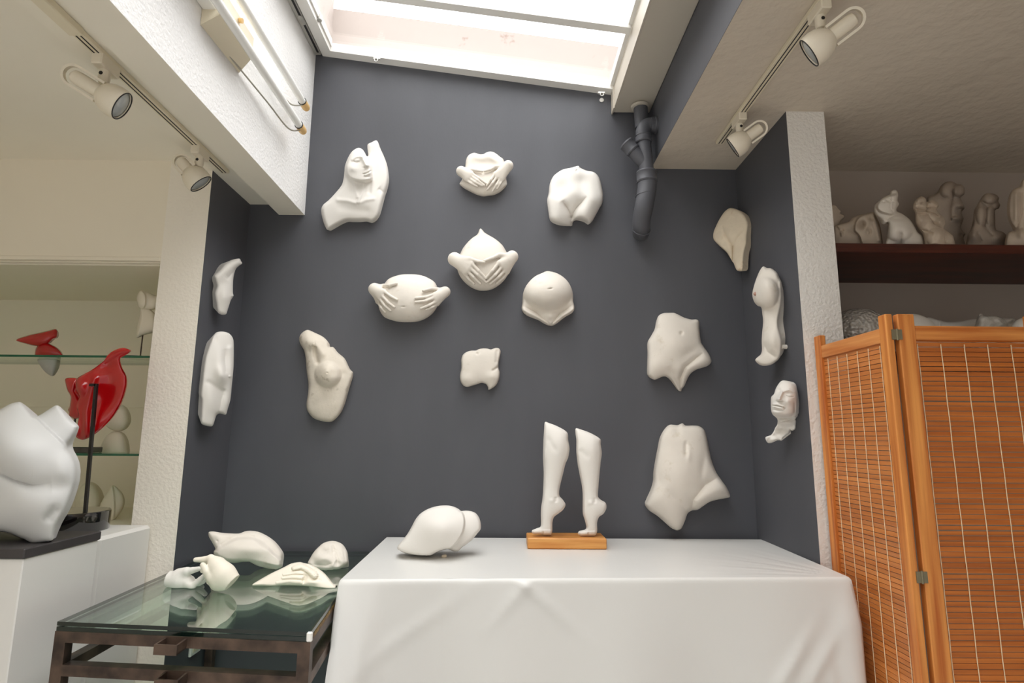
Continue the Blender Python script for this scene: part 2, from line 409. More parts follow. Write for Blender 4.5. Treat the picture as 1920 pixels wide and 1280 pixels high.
def nets(F, o, h):
    S = F < 0; nx, ny, nz = F.shape
    c = np.zeros((nx-1, ny-1, nz-1, 3)); w = np.zeros((nx-1, ny-1, nz-1))
    for ax in range(3):
        a = [slice(None)]*3; b = [slice(None)]*3; a[ax] = slice(0, -1); b[ax] = slice(1, None)
        fa = F[tuple(a)]; fb = F[tuple(b)]; cr = (fa < 0) != (fb < 0); t = np.where(cr, fa/(fa-fb+1e-20), 0)
        o1, o2 = [i for i in range(3) if i != ax]
        for d1 in (0, 1):
            for d2 in (0, 1):
                sl = [slice(None)]*3; sl[o1] = slice(d1, F.shape[o1]-1+d1); sl[o2] = slice(d2, F.shape[o2]-1+d2)
                q = cr[tuple(sl)]; tt = t[tuple(sl)]; w += q
                c[..., ax] += q*tt; c[..., o1] += q*d1; c[..., o2] += q*d2
    act = w > 0; idx = -np.ones(act.shape, int); idx[act] = np.arange(act.sum())
    ijk = np.argwhere(act); V = (ijk+c[act]/w[act][:, None])*h+o
    Q = []
    for ax in range(3):
        o1, o2 = [(1, 2), (2, 0), (0, 1)][ax]
        a = [slice(None)]*3; b = [slice(None)]*3; a[ax] = slice(0, -1); b[ax] = slice(1, None)
        sa = S[tuple(a)]; sb = S[tuple(b)]; e = np.argwhere(sa != sb)
        e = e[(e[:, o1] > 0) & (e[:, o2] > 0) & (e[:, o1] < F.shape[o1]-1) & (e[:, o2] < F.shape[o2]-1)]
        def I(d1, d2):
            q = e.copy(); q[:, o1] -= d1; q[:, o2] -= d2; return idx[q[:, 0], q[:, 1], q[:, 2]]
        qd = np.stack([I(1, 1), I(0, 1), I(0, 0), I(1, 0)], 1); fl = sa[e[:, 0], e[:, 1], e[:, 2]]
        qd[~fl] = qd[~fl][:, ::-1]; Q.append(qd)
    return V, np.concatenate(Q)

# ------------------------------------------------------------------ the room
YB, XL, XR, YPL, YPR = 2.90, -1.363, 1.226, 2.505, 2.335
ZS, ZBM, ZC = 2.602, 2.546, 2.83
SL = -.1332
def zsky(x): return 3.473+(x+1.04)*SL
YN = -2.6                                           # how far the room runs back past the viewer
b = MB()
b.add([(XL-.02, YB, 0), (XR+.02, YB, 0), (XR+.02, YB, 3.4), (.77, YB, zsky(.77)+.07), (-1.2, YB, zsky(-1.2)+.07), (XL-.02, YB, 3.2),
       (XL-.02, YB+.02, 0), (XR+.02, YB+.02, 0), (XR+.02, YB+.02, 3.4), (.77, YB+.02, zsky(.77)+.07), (-1.2, YB+.02, zsky(-1.2)+.07), (XL-.02, YB+.02, 3.2)],
      [(0, 1, 2, 3, 4, 5), (11, 10, 9, 8, 7, 6)]+[(i, i+6, (i+1) % 6+6, (i+1) % 6) for i in range(6)])
struct(b.build('wall_back', M['dark']))
# piers beside the dark recess: rough white in front, dark paint on the recess side
b = MB().box((-1.555, YPL, 0), (XL, YB, ZS+.05), 0, {'right': 1}); struct(b.build('wall_left', [M['stuccol'], M['dark']]))
b = MB().box((XR, YPR, 0), (1.394, YB, ZC+.05), 0, {'left': 1}); struct(b.build('wall_right', [M['stucco'], M['dark']]))
# display wall with its recess
ZO = 2.172
b = MB()
b.box((-3.6, YPL, ZO), (-1.555, YPL+.12, 2.75)); b.box((-3.6, YPL+.002, .9), (-1.555, YPL+.05, 1.0))
b.box((-3.6, YPL, 0), (-1.555, YPL+.12, .9))
b.box((-3.6, YPL+.05, .96), (-1.555, 3.36, 1.0)); b.box((-3.6, YPL+.12, ZO), (-1.555, 3.36, ZO+.03)); b.box((-3.6, 3.33, .96), (-1.555, 3.36, ZO+.03))
b.box((-1.56, YB-.01, .96), (-1.53, 3.36, ZO+.03)); b.box((-3.6, 3.318, 1.55), (-1.56, 3.33, 1.58))
struct(b.build('wall_left_bay', M['cream']))
b = MB()
for k in range(3): b.box((-3.6, YPL-.004+k*.02, ZO-.006-.006*k), (-1.556, YPL+.01+k*.02, ZO+.012-.006*k), bev=.002)
struct(b.build('trim_1', M['cream']))
struct(MB().box((-3.62, YN, 0), (-3.6, 3.36, 2.75)).build('wall_left_end', M['cream']))
struct(MB().box((-3.6, YN, 2.645), (-1.385, YPL, 2.68)).build('ceiling', M['ceil']))
struct(MB().box((-1.392, YN, ZS), (-1.205, YB, 2.66)).build('trim_2', M['ceil']))
b = MB().box((-1.207, YN, ZBM), (-1.072, YB+.1, 4.0), 0, {'bottom': 1}); struct(b.build('trim_3', [M['stuccob'], M['ceil']]))
# the other bay
struct(MB().box((.7695, YN, ZC), (3.2, YB+.02, ZC+.05)).build('ceiling_right', M['ceilr']))
b = MB().box((.768, YN, ZC+.0005), (.80, YB, 3.62)); struct(b.build('wall_shaft', M['dark']))
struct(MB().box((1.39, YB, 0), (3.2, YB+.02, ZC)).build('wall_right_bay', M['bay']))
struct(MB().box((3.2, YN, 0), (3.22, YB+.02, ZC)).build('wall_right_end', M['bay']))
struct(MB().box((-3.62, YN, -.03), (3.22, 3.36, 0)).build('floor', M['floor']))
# roof parapet seen through the glass
def slope_box(mb, x0, x1, y0, y1, a, c, mi=0):      # a box that follows the slope of the roof
    mb.hexa([(x0, y0, zsky(x0)+a), (x1, y0, zsky(x1)+a), (x1, y1, zsky(x1)+a), (x0, y1, zsky(x0)+a),
             (x0, y0, zsky(x0)+c), (x1, y0, zsky(x1)+c), (x1, y1, zsky(x1)+c), (x0, y1, zsky(x0)+c)], mi); return mb
YS_ = -2.6
b = MB(); slope_box(b, -1.07, 3.2, YB+.03, YB+.25, -.1, .325); b.box((-1.0715, YS_, 3.56), (-1.0, YB+.03, 3.92))
struct(b.build('wall_outside', M['para']))
b = MB().box((.572, YN, 3.147), (.767, YB-.012, 3.30), bev=.004)
b.box((.566, YN, 3.147), (.572, YB-.014, 3.262)); b.box((.56, 2.83, 3.14), (.566, YB-.004, 3.27))
struct(b.build('trim_4', M['gutter']))
b = MB().box((.768, YN, 3.3), (3.2, YB, 3.34)); struct(b.build('trim_5', M['white']))
# roof light
YS0 = -1.3
win = bpy.data.objects.new('window_1', None); COL.objects.link(win); win.location = (-.2, 2.0, 3.36); struct(win)
b = MB(); slope_box(b, -1.033, .566, 2.845, YB, 0, .05); slope_box(b, -1.033, -.976, YS0, 2.845, 0, .05)
slope_box(b, -1.0, -.968, YS0, 2.845, .03, .07); slope_box(b, .548, .567, YS0, 2.845, .02, .07); b.build('window_frame', M['white'], win)
for yb in (2.42, 1.52, .62, -.28):
    b = MB(); slope_box(b, -.97, .56, yb-.045, yb, .002, .066); b.build('glazing_bar', M['white'], win)
b = MB(); slope_box(b, -1.02, .566, YS0, 2.875, .052, .058); b.build('window_pane', M['pane'], win)
def ring(c, R, r, ax1, ax2, n=20):
    c = np.asarray(c); return [c+R*(math.cos(2*math.pi*i/n)*np.asarray(ax1)+math.sin(2*math.pi*i/n)*np.asarray(ax2)) for i in range(n+1)]
for (px, py) in ((706, 112), (1128, 176)):
    p = atY(px, py, 2.838)
    b = MB().box(p+np.array((-.02, -.003, .002)), p+np.array((.02, .01, .014)), bev=.003)
    b.tube(ring(p+np.array((0, -.010, -.008)), .009, 0, (1, 0, 0), (0, 0, 1)), .003, 8); b.build('window_catch', M['alu'], win, True)
p = atY(597, 29, 2.55); b = MB().lathe(atX(601, 30, -.965), (0, -.3, -1), [(0, .012), (.035, .012)], 16); b.build('window_stop', M['greyc'], win, True)
struct(MB().box((-1.2, YN, 3.45), (.8, YS0, 3.7)).build('ceiling_back', M['white']))
t = thing('tag_disc', atY(1128, 188, 2.89), 'small round white disc on the dark wall below the skylight catch', 'disc')
MB().lathe(atY(1128, 188, YB-.001), (0, -1, 0), [(0, .012), (.004, .012), (.006, .009)], 20).build('disc', M['white'], t, True)
# aluminium channel beside the roof light
t = thing('channel_rail', (-1.05, 2, 3.46), 'aluminium channel with dark slot along the top of the white beam', 'rail')
zc = zsky(-1.05)-.008
b = MB().box((-1.071, YS0, zc), (-1.036, 2.885, zc+.06), bev=.003); b.build('channel', M['alu'], t)
MB().box((-1.052, YS0, zc-.002), (-1.041, 2.86, zc+.001)).build('slot', M['black'], t)
MB().tube([(-1.046, 2.58, zc-.012), (-1.046, 2.60, zc-.002), (-1.046, 2.64, zc+.002)], .009, 10).build('slot_carrier', M['alu'], t, True)

# ------------------------------------------------------------------ tube light on the beam
t = thing('wall_lamp', (-1.05, 1.7, 2.8), 'twin unlit fluorescent tube light on the side of the white beam', 'light fixture')
b = MB(); b.box((-1.071, .6, 2.86), (-1.02, 1.82, 2.955), bev=.004); b.build('back_channel', M['white'], t)
b = MB(); y0, y1 = 1.80, 2.04
b.hexa([(-1.071, y0, 2.80), (-1.0, y0, 2.845), (-1.0, y1, 2.845), (-1.071, y1+.05, 2.815),
        (-1.071, y0, 2.955), (-1.0, y0, 2.93), (-1.0, y1, 2.93), (-1.071, y1+.05, 2.945)]); b.build('housing', M['offwhite'], t)
for zt, ye in ((2.982, 2.585), (2.848, 2.565)):
    MB().tube([(-.992, .7, zt), (-.992, ye-.005, zt)], .0165, 20).build('fluorescent_tube', M['tube'], t, True)
    b = MB().lathe((-.992, ye-.035, zt), (0, 1, 0), [(0, .019), (.05, .019), (.062, .016), (.066, .008)], 20); b.build('tube_cap', M['tan'], t, True)
    MB().tube(ring((-.992, ye-.036, zt), .0185, 0, (1, 0, 0), (0, 0, 1)), .0022, 6).build('clip_ring', M['black'], t, True)
w1 = [atX(430, 105, -1.062), atX(500, 190, -1.045), atX(540, 240, -1.02), (-.992, 2.55, 2.832)]
w2 = [atX(504, 137, -1.06), atX(525, 170, -1.04), atX(545, 195, -1.01), (-.992, 2.56, 2.968)]
MB().tube(bezier(w1), .0035, 8).build('bracket_wire', M['wire'], t, True); MB().tube(bezier(w2), .0035, 8).build('bracket_wire', M['wire'], t, True)
MB().lathe(atX(449, 38, -.998), (1, 0, -.2), [(0, .009), (.012, .009)], 14).build('starter', M['tan'], t, True)

# ------------------------------------------------------------------ tracks and spotlights
def track(x0, x1, z, y0, y1, label):
    t = thing('track_rail', ((x0+x1)/2, (y0+y1)/2, z-.02), label, 'track', 'lighting tracks')
    MB().box((x0, y0, z-.018), (x1, y1, z-.0005), bev=.002).build('rail', M['offwhite'], t)
    c = (x0+x1)/2
    for d in (-.007, .007): MB().box((c+d-.0018, y0+.02, z-.0195), (c+d+.0018, y1-.01, z-.0175)).build('contact_slot', M['black'], t)
    return t
track(-1.318, -1.283, ZS, -.4, 2.50, 'lighting track under the soffit by the cream ceiling')
MB().box((-1.322, .9, ZS-.026), (-1.279, 1.57, ZS-.0005), bev=.003).build('feed_cover', M['offwhite'], bpy.data.objects['track_rail'])
track(1.008, 1.046, ZC, -.4, 2.60, 'lighting track under the rough ceiling beside the dark shaft')
def spot(base, z, back, front, yc, R, label, stem_px):
    Y = base[1]; pf = atY(*front, Y)[()] if False else atY(front[0], front[1], Y); pb = atY(back[0], back[1], Y)
    t = thing('track_spotlight', (base[0], base[1], z-.05), label, 'spotlight', 'unlit track spotlights')
    a = pf-pb; L = np.linalg.norm(a); a = a/L; a = a+np.array((0, yc, 0)); a /= np.linalg.norm(a); s = R/.046
    MB().box((base[0]-.018, Y-.045, z-.052), (base[0]+.018, Y+.045, z-.012), bev=.004).build('adapter', M['lamp'], t)
    b = MB().lathe((base[0], Y, z-.052), (0, 0, -1), [(0, .017), (.03, .017), (.042, .014), (.046, .008)], 20); b.build('swivel', M['lamp'], t, True)
    sp = atY(stem_px[0], stem_px[1], Y)
    MB().tube([(base[0], Y, z-.085), sp], .0065, 10).build('stem', M['lamp'], t, True)
    MB().lathe((base[0], Y-.0165, z-.068), (0, -1, 0), [(0, .006), (.002, .006)], 12).build('swivel_screw', M['black'], t)
    c = pf
    prof = [(-.070, .021), (-.064, .029), (-.054, .0385), (-.040, .0455), (-.024, .0485), (-.010, .048), (-.003, .0465), (0, .044), (-.004, .0415)]
    b = MB().lathe(c, a, [(q*s, r*s) for q, r in prof], 40, caps=False); b.build('lamp_shade', M['lamp'], t, True)
    b = MB().lathe(c, a, [(-.008*s, .043*s), (-.003*s, .036*s), (.0015*s, .02*s), (.003*s, .001)], 36); b.build('lens', M['lens'], t, True)
    b = MB().tube(ring(c, .0435*s, 0, np.cross(a, (0, 0, 1))/np.linalg.norm(np.cross(a, (0, 0, 1))), np.cross(a, np.cross(a, (0, 0, 1)))/np.linalg.norm(np.cross(a, np.cross(a, (0, 0, 1)))), 36), .0018*s, 6)
    b.build('rim_gasket', M['black'], t, True)
    Ls = max(.06, L-.072*s)
    b = MB().lathe(c, a, [(-.066*s, .021*s), (-.072*s-Ls*.55, .021*s), (-.072*s-Ls*.72, .018*s), (-.072*s-Ls*.8, .008*s)], 24); b.build('socket', M['lamp'], t, True)
    v = (c-CAM)/np.linalg.norm(c-CAM); w = np.cross(a, v); w /= np.linalg.norm(w); u = np.cross(w, a); r = .030*s
    e = c-a*(.066*s); pts = [e+w*r]; far = -.072*s-Ls*1.0+r
    for k in range(13): ph = math.pi*k/12; pts.append(c+a*(far-math.sin(ph)*r)+w*r*math.cos(ph))
    pts.append(e-w*r); b = MB()
    P = np.array(pts); V = []
    T = np.gradient(P, axis=0); T /= np.linalg.norm(T, axis=1)[:, None]
    for p, tt in zip(P, T):
        nn = np.cross(tt, u)
        for du, dn in ((-.008, -.0018), (.008, -.0018), (.008, .0018), (-.008, .0018)): V.append(p+u*du*s+nn*dn*2*s)
    n = len(P); b.add(V, [[i*4+j, i*4+(j+1) % 4, i*4+4+(j+1) % 4, i*4+4+j] for i in range(n-1) for j in range(4)]+[[0, 1, 2, 3], [4*n-1, 4*n-2, 4*n-3, 4*n-4]])
    b.build('bracket_loop', M['lamp'], t); return t
spot((-1.30, 1.70), ZS, (142, 150), (229, 199), .35, .049, 'cream spotlight hanging over the glass shelves, larger of the two beside the beam', (194, 156))
spot((-1.30, 2.28), ZS, (340, 300), (377, 345), .30, .050, 'cream spotlight with its lens facing down, nearer the dark recess', (372, 321))
spot((1.027, 1.695), ZC, (1597, 52), (1517, 100), .55, .052, 'white spotlight high on the rough ceiling, upper end of its track', (1550, 55))
spot((1.027, 2.36), ZC, (1428, 245), (1374, 277), .5, .050, 'white spotlight at the recess end of the track, above the stained cast', (1393, 246))

# ------------------------------------------------------------------ drain pipe
t = thing('drain_pipe', (.71, 2.80, 2.45), 'dark grey drain pipe with elbow and branch below the white gutter box', 'pipe')
yp = 2.76
P = lambda x, y, Y=yp: atY(x, y, Y)
MB().tube([P(1201, 200, 2.81), P(1204, 240, 2.81)], .037, 28).build('down_pipe', M['pipe'], t, True)
MB().lathe(P(1200, 203, 2.81)+np.array((0, 0, .012)), (0, 0, -1), [(0, .048), (.010, .046), (.013, .038)], 28).build('gutter_outlet', M['gutter'], t, True)
el = bezier([P(1207, 262), P(1206, 247), P(1211, 237), P(1222, 234)], 6); MB().tube(el, .038, 28).build('elbow', M['pipe'], t, True)
e0 = P(1218, 235); d = np.array((1., .04, .0)); L = min(.05, (.7665-e0[0]))
MB().lathe(e0, d, [(0, .036), (.001, .042), (L-.014, .042), (L-.011, .045), (L, .045), (L, .03)], 28).build('elbow_socket', M['pipe'], t, True)
def collar(px0, px1, r0, nm='collar', Y=yp):
    a, c = P(*px0, Y), P(*px1, Y); L = np.linalg.norm(c-a)
    return MB().lathe(a, c-a, [(0, r0-.007), (0, r0), (L*.12, r0+.003), (L*.2, r0), (L*.8, r0), (L*.88, r0+.003), (L, r0), (L, r0-.007)], 28).build(nm, M['pipe'], t, True)
collar((1206, 254), (1207, 268), .0405)
MB().tube([P(1207, 266), P(1213, 326)], [.035, .037], 28).build('branch_pipe', M['pipe'], t, True)
MB().tube([P(1210, 308), P(1184, 279)], .033, 28).build('branch_arm', M['pipe'], t, True)
collar((1188, 284), (1173, 268), .037, 'branch_socket')
collar((1212, 322), (1213, 343), .0505)
lo = bezier([P(1213, 338), P(1213, 354), P(1208, 384), P(1203, 410, 2.79), P(1202, 428, 2.82), P(1202, 437, 2.87)], 6)
MB().tube(lo, np.linspace(.049, .043, len(lo)), 28).build('lower_pipe', M['pipe'], t, True)
MB().tube(ring(P(1203, 430, 2.822), .0455, 0, (1, 0, 0), (0, .5, .86), 28), .0025, 6).build('end_seam', M['pipe'], t, True)
MB().tube(ring(P(1210, 366), .0485, 0, (1, 0, .1), (0, 1, 0), 28), .0018, 6).build('joint_seam', M['pipe'], t, True)

# ------------------------------------------------------------------ casts on the dark wall
CG = 'plaster casts hung on the dark walls'
NB = (0, -1, 0); PB = (0, YB, 0); BK = ('y', YB+.002)
def cast(o, label, cat='plaster cast', group=CG): return tag(o, label, cat, group)
def edge(F, w): t = np.clip(F.D/w, 0, 1); return np.sqrt(np.maximum(1-(1-t)**2, 0))

# bust with raised arm
R = (590, 250, .1484)
def hf(F):
    h = .012+.035*edge(F, 45)+.03*F.In
    head = F.pl([(560, 190), (440, 270), (395, 400), (410, 520), (480, 580), (600, 605), (705, 590), (722, 520), (712, 470), (700, 400), (650, 300), (620, 220)], .038, 46)+F.dome(545, 400, 190, 250, .03)
    arm = F.cap([(725, 135), (770, 300), (830, 470), (830, 620)], 74, 92, .62)
    h = h+head+F.g(590, 850, 300, 200, .02)
    h = smax(h, .03+arm, .008)
    h += F.ln([(600, 300), (640, 370), (660, 405)], 24, .020)+F.g(655, 402, 26, 18, .012)-F.g(640, 432, 30, 9, .006)
    h += -F.g(535, 345, 60, 30, .010, -12)+F.g(540, 338, 36, 17, .011, -10)-F.ln([(492, 352), (520, 366), (565, 362)], 7, .0045)
    h += F.ln([(478, 330), (530, 292), (600, 292)], 17, .006)-F.g(665, 335, 22, 22, .006)
    h += -F.ln([(615, 512), (660, 500), (712, 476)], 7, .007)+F.ln([(640, 492), (700, 462)], 13, .006)+F.ln([(640, 525), (705, 500)], 14, .008)-F.g(665, 548, 40, 12, .005)+F.g(672, 575, 40, 24, .010)
    h += F.g(470, 440, 70, 50, .010)+F.ln([(290, 840), (420, 850), (530, 885)], 26, .006)+F.ln([(560, 885), (640, 840), (740, 825)], 26, .005)
    h += -F.g(545, 890, 24, 22, .006)+F.ln([(640, 610), (600, 740), (550, 870)], 18, .008)-F.ln([(700, 620), (690, 740)], 26, .008)+F.ln([(500, 620), (540, 800)], 22, .006)
    h += -F.cr([(870, 745), (800, 690)], 30, .007)-F.ln([(350, 930), (640, 980)], 60, .006)
    return h
o, _, _, _ = relief('bust_cast', R, [(668, 145), (720, 112), (775, 88), (800, 110), (830, 190), (880, 300), (915, 400), (933, 500), (935, 580), (915, 680), (880, 790), (850, 900), (815, 1020), (770, 1085), (715, 1115), (640, 1100), (560, 1105), (470, 1105), (395, 1105), (320, 1135), (250, 1175), (165, 1218), (135, 1180), (105, 1100), (85, 1010), (85, 950), (110, 900), (180, 840), (260, 755), (340, 655), (365, 570), (375, 480), (385, 400), (430, 290), (480, 220), (550, 183), (600, 200), (635, 245), (650, 278), (668, 290), (676, 270)], hf, PB, NB, BK, M['plasterw'], px=1.0)
cast(o, 'white plaster bust with closed eyes and one raised arm, top of the dark wall')

def hand(root, R, to, hgt, wrist, wr, fingers, thumb, rf, m, lift=.006, s=None, wz=None):
    """a hand laid on a relief: wrist point, finger polylines (knuckle, middle, tip), thumb polyline - all in the relief's window"""
    def p3(q, l): return to(np.float64(q[0]), np.float64(q[1]), np.float64(max(hgt(q[0], q[1]), .012)+l))
    W = to(np.float64(wrist[0]), np.float64(wrist[1]), np.float64((wz if wz is not None else max(hgt(*wrist), .02))+lift))
    pr = []
    for i, f in enumerate(fingers):
        K = p3(f[0], lift+.004); pr.append(('c', W, K, wr*.82, rf*1.5, .018))
    for a, c in zip(fingers[:-1], fingers[1:]):
        q = ((a[0][0]+c[0][0])/2, (a[0][1]+c[0][1])/2); pr.append(('c', W, p3(q, lift+.001), wr*.8, rf*1.25, .014))
    for f in fingers:
        n = len(f)
        for j in range(n-1): pr.append(('c', p3(f[j], lift+.005-.002*j), p3(f[j+1], lift+.003-.003*j), rf*(1.12-.12*j), rf*(1.0-.14*j), .0028 if j else .006))
    T = [p3(q, lift+.0075) for q in thumb]
    pr.append(('c', W, T[0], wr*.7, rf*1.5, .012))
    for j in range(len(T)-1): pr.append(('c', T[j], T[j+1], rf*(1.3-.15*j), rf*(1.15-.2*j), .003))
    return sdf_mesh('hand', pr, .0024, .01, m, root, smooth=2)

# cast with two hands making a heart, upper one
t = thing('belly_cast', atY(907, 365, YB-.03), 'plaster belly cast with hands forming a heart, topmost, wavy upper edge', 'plaster cast', CG)
R = (850, 275, .078125)
def hf(F):
    h = .016+.020*edge(F, 130)+.022*F.In-F.g(700, 400, 260, 130, .016)+F.g(760, 840, 420, 200, .012)
    return h+F.g(960, 300, 120, 60, .006, 30)-F.g(715, 640, 25, 40, .006)
o, hg, to, mm = relief('belly', R, [(285, 480), (300, 340), (345, 230), (420, 170), (500, 148), (580, 165), (640, 185), (720, 178), (790, 140), (880, 115), (960, 130), (1040, 175), (1120, 240), (1190, 290), (1220, 350), (1260, 450), (1290, 600), (1270, 760), (1285, 860), (1280, 920), (1200, 1010), (1110, 1080), (980, 1140), (850, 1160), (720, 1175), (600, 1150), (500, 1110), (400, 1060), (250, 980), (150, 900), (160, 860), (205, 790), (230, 700), (255, 600)], hf, PB, NB, BK, M['plaster'], t)
hand(t, R, to, hg, (190, 590), .021, [[(440, 640), (610, 750), (790, 880)], [(400, 690), (580, 810), (745, 925)], [(360, 745), (520, 850), (690, 935)], [(300, 790), (430, 880), (565, 950)]], [(430, 545), (560, 570), (695, 590)], .0066, M['plaster'], wz=.05)
hand(t, R, to, hg, (1315, 455), .022, [[(1000, 650), (900, 790), (800, 930)], [(1060, 710), (940, 870), (815, 1030)], [(1130, 750), (1040, 910), (940, 1065)], [(1190, 770), (1120, 890), (1050, 1000)]], [(1010, 480), (880, 550), (750, 585)], .0066, M['plaster'], wz=.06)

# round belly with heart hands and pointed tip
t = thing('belly_cast', atY(904, 545, YB-.05), 'round plaster belly cast with heart-shaped hands and a pointed tip on top', 'plaster cast', CG)
R = (830, 420, .1094)
hf = lambda F: .018+.125*F.In**.85-.01*edge(F, 20)
o, hg, to, mm = relief('belly', R, [(650, 75), (685, 105), (720, 145), (800, 195), (880, 240), (960, 300), (1030, 370), (1085, 460), (1150, 580), (1175, 680), (1150, 790), (1100, 900), (1010, 1010), (900, 1090), (800, 1130), (690, 1140), (590, 1130), (480, 1080), (380, 1000), (300, 900), (255, 790), (240, 690), (260, 600), (300, 510), (350, 410), (430, 310), (510, 235), (580, 190), (610, 150), (630, 95)], hf, PB, NB, BK, M['plaster'], t)
hand(t, R, to, hg, (205, 600), .031, [[(500, 670), (615, 800), (735, 925)], [(465, 745), (600, 870), (750, 995)], [(425, 800), (530, 910), (645, 1018)], [(375, 840), (450, 940), (538, 1020)]], [(480, 600), (600, 640), (710, 655)], .0080, M['plaster'], wz=.07)
hand(t, R, to, hg, (1190, 560), .027, [[(965, 660), (850, 800), (735, 930)], [(1025, 720), (900, 870), (760, 990)], [(1075, 780), (960, 900), (815, 1020)], [(1110, 820), (1040, 910), (925, 1005)]], [(960, 530), (840, 585), (715, 630)], .0080, M['plaster'], wz=.07)

# wide belly with spread hands
t = thing('belly_cast', atY(765, 603, YB-.05), 'wide oval plaster belly cast with a spread hand at each side', 'plaster cast', CG)
R = (680, 500, .09377)
hf = lambda F: .018+.12*F.In**.85-F.g(810, 797, 40, 12, .006)
o, hg, to, mm = relief('belly', R, [(470, 290), (540, 230), (650, 185), (780, 155), (930, 148), (1080, 155), (1220, 185), (1350, 245), (1440, 310), (1490, 400), (1530, 520), (1540, 650), (1510, 760), (1440, 880), (1340, 980), (1200, 1060), (1050, 1100), (880, 1108), (720, 1100), (560, 1060), (440, 1010), (370, 930), (330, 840), (310, 720), (330, 560), (400, 400)], hf, PB, NB, BK, M['plaster'], t)
hand(t, R, to, hg, (240, 450), .027, [[(430, 490), (560, 590), (690, 660)], [(385, 570), (500, 700), (630, 805)], [(345, 640), (440, 770), (560, 880)], [(300, 700), (370, 810), (450, 905)]], [(420, 380), (540, 375), (675, 335)], .0075, M['plaster'], wz=.06)
hand(t, R, to, hg, (1650, 500), .021, [[(1450, 545), (1260, 605), (1055, 625)], [(1440, 610), (1260, 680), (1055, 705)], [(1465, 690), (1330, 765), (1165, 832)], [(1495, 745), (1400, 800), (1270, 855)]], [(1490, 450), (1360, 440), (1210, 478)], .0072, M['plaster'], wz=.06)

# round belly with pointed hem
R = (960, 500, .09377)
def hf(F):
    h = .022+.02*edge(F, 60)+.015*F.In
    h = smax(h, F.dome(712, 500, 525, 425, .14, 0, .55), .012)
    h += F.ln([(240, 870), (450, 975), (740, 1140)], 50, .014)+F.ln([(1220, 850), (1000, 990), (820, 1140)], 50, .016)
    h += -F.cr([(770, 1160), (480, 905), (230, 790)], 26, .014)-F.cr([(790, 1160), (960, 930), (1220, 760)], 26, .016)+F.g(760, 980, 120, 100, .02)
    return h-F.g(765, 437, 44, 13, .010, -8)-F.g(560, 340, 50, 22, .003, -20)
o, *_ = relief('belly_cast', R, [(690, 88), (780, 95), (900, 130), (1020, 200), (1120, 300), (1190, 430), (1220, 560), (1225, 690), (1248, 790), (1240, 870), (1190, 930), (1100, 980), (1000, 1050), (900, 1130), (800, 1180), (760, 1175), (650, 1130), (540, 1060), (430, 1020), (300, 970), (220, 900), (193, 830), (205, 740), (212, 620), (230, 500), (290, 370), (380, 260), (480, 180), (590, 130)], hf, PB, NB, BK, M['plaster'])
cast(o, 'round plaster belly cast with a navel and a pointed lower hem, no hands')

# hips, upper
R = (1010, 300, .109375)
def hf(F):
    h = .020+.018*edge(F, 60)+.055*F.In**.8
    h += F.ln([(310, 960), (330, 720)], 150, .022)+F.ln([(790, 950), (900, 700)], 150, .026)
    h += -F.g(740, 370, 130, 120, .016)-F.g(400, 470, 110, 140, .010)+F.g(600, 560, 130, 150, .016)
    h += -F.cr([(563, 1128), (562, 960), (490, 820), (410, 690)], 38, .026)-F.cr([(562, 980), (640, 820), (830, 620)], 38, .026)
    h += -F.g(720, 1060, 110, 60, .010)
    return h-F.g(655, 178, 20, 26, .010)
o, *_ = relief('hip_cast', R, [(680, 98), (710, 130), (820, 180), (940, 205), (1010, 260), (1060, 360), (1090, 500), (1105, 620), (1090, 740), (1040, 830), (980, 940), (910, 1060), (860, 1085), (800, 1040), (720, 1015), (640, 1025), (585, 1065), (570, 1130), (480, 1122), (330, 1090), (200, 1020), (170, 900), (150, 760), (145, 680), (170, 570), (190, 410), (250, 280), (330, 210), (420, 160), (560, 130)], hf, PB, NB, BK, M['plasterw'])
cast(o, 'white plaster hip cast hung between the heart hands and the drain pipe')

# tall torso fragment
R = (540, 600, .15625)
def hf(F):
    h = .02+.016*edge(F, 50)+.042*F.In+fbm(F.X, F.Y, 30, .0012, 3)
    h += F.dome(480, 650, 160, 158, .050, 0, .72)+F.g(490, 530, 110, 110, .012)
    h += F.g(470, 630, 34, 34, .004)-F.g(470, 632, 10, 8, .006)
    h += F.g(255, 270, 85, 100, .024)+F.ln([(330, 280), (420, 400)], 50, .012)-F.ln([(320, 350), (330, 430), (350, 500)], 26, .016)-F.g(250, 360, 26, 40, .008)-F.g(320, 280, 10, 26, .006)
    return h-F.g(600, 640, 200, 40, .004)
o, *_ = relief('torso_cast', R, [(235, 118), (320, 150), (420, 200), (480, 260), (498, 318), (545, 325), (600, 390), (680, 460), (720, 540), (750, 595), (780, 630), (770, 700), (730, 820), (700, 930), (670, 1030), (620, 1130), (540, 1210), (480, 1222), (380, 1205), (300, 1170), (235, 1090), (222, 1000), (240, 880), (245, 760), (225, 620), (210, 450), (190, 360), (145, 280), (135, 210), (170, 150)], hf, PB, NB, BK, M['plasterd'])
cast(o, 'tall weathered plaster torso cast with one breast, above the glass table')

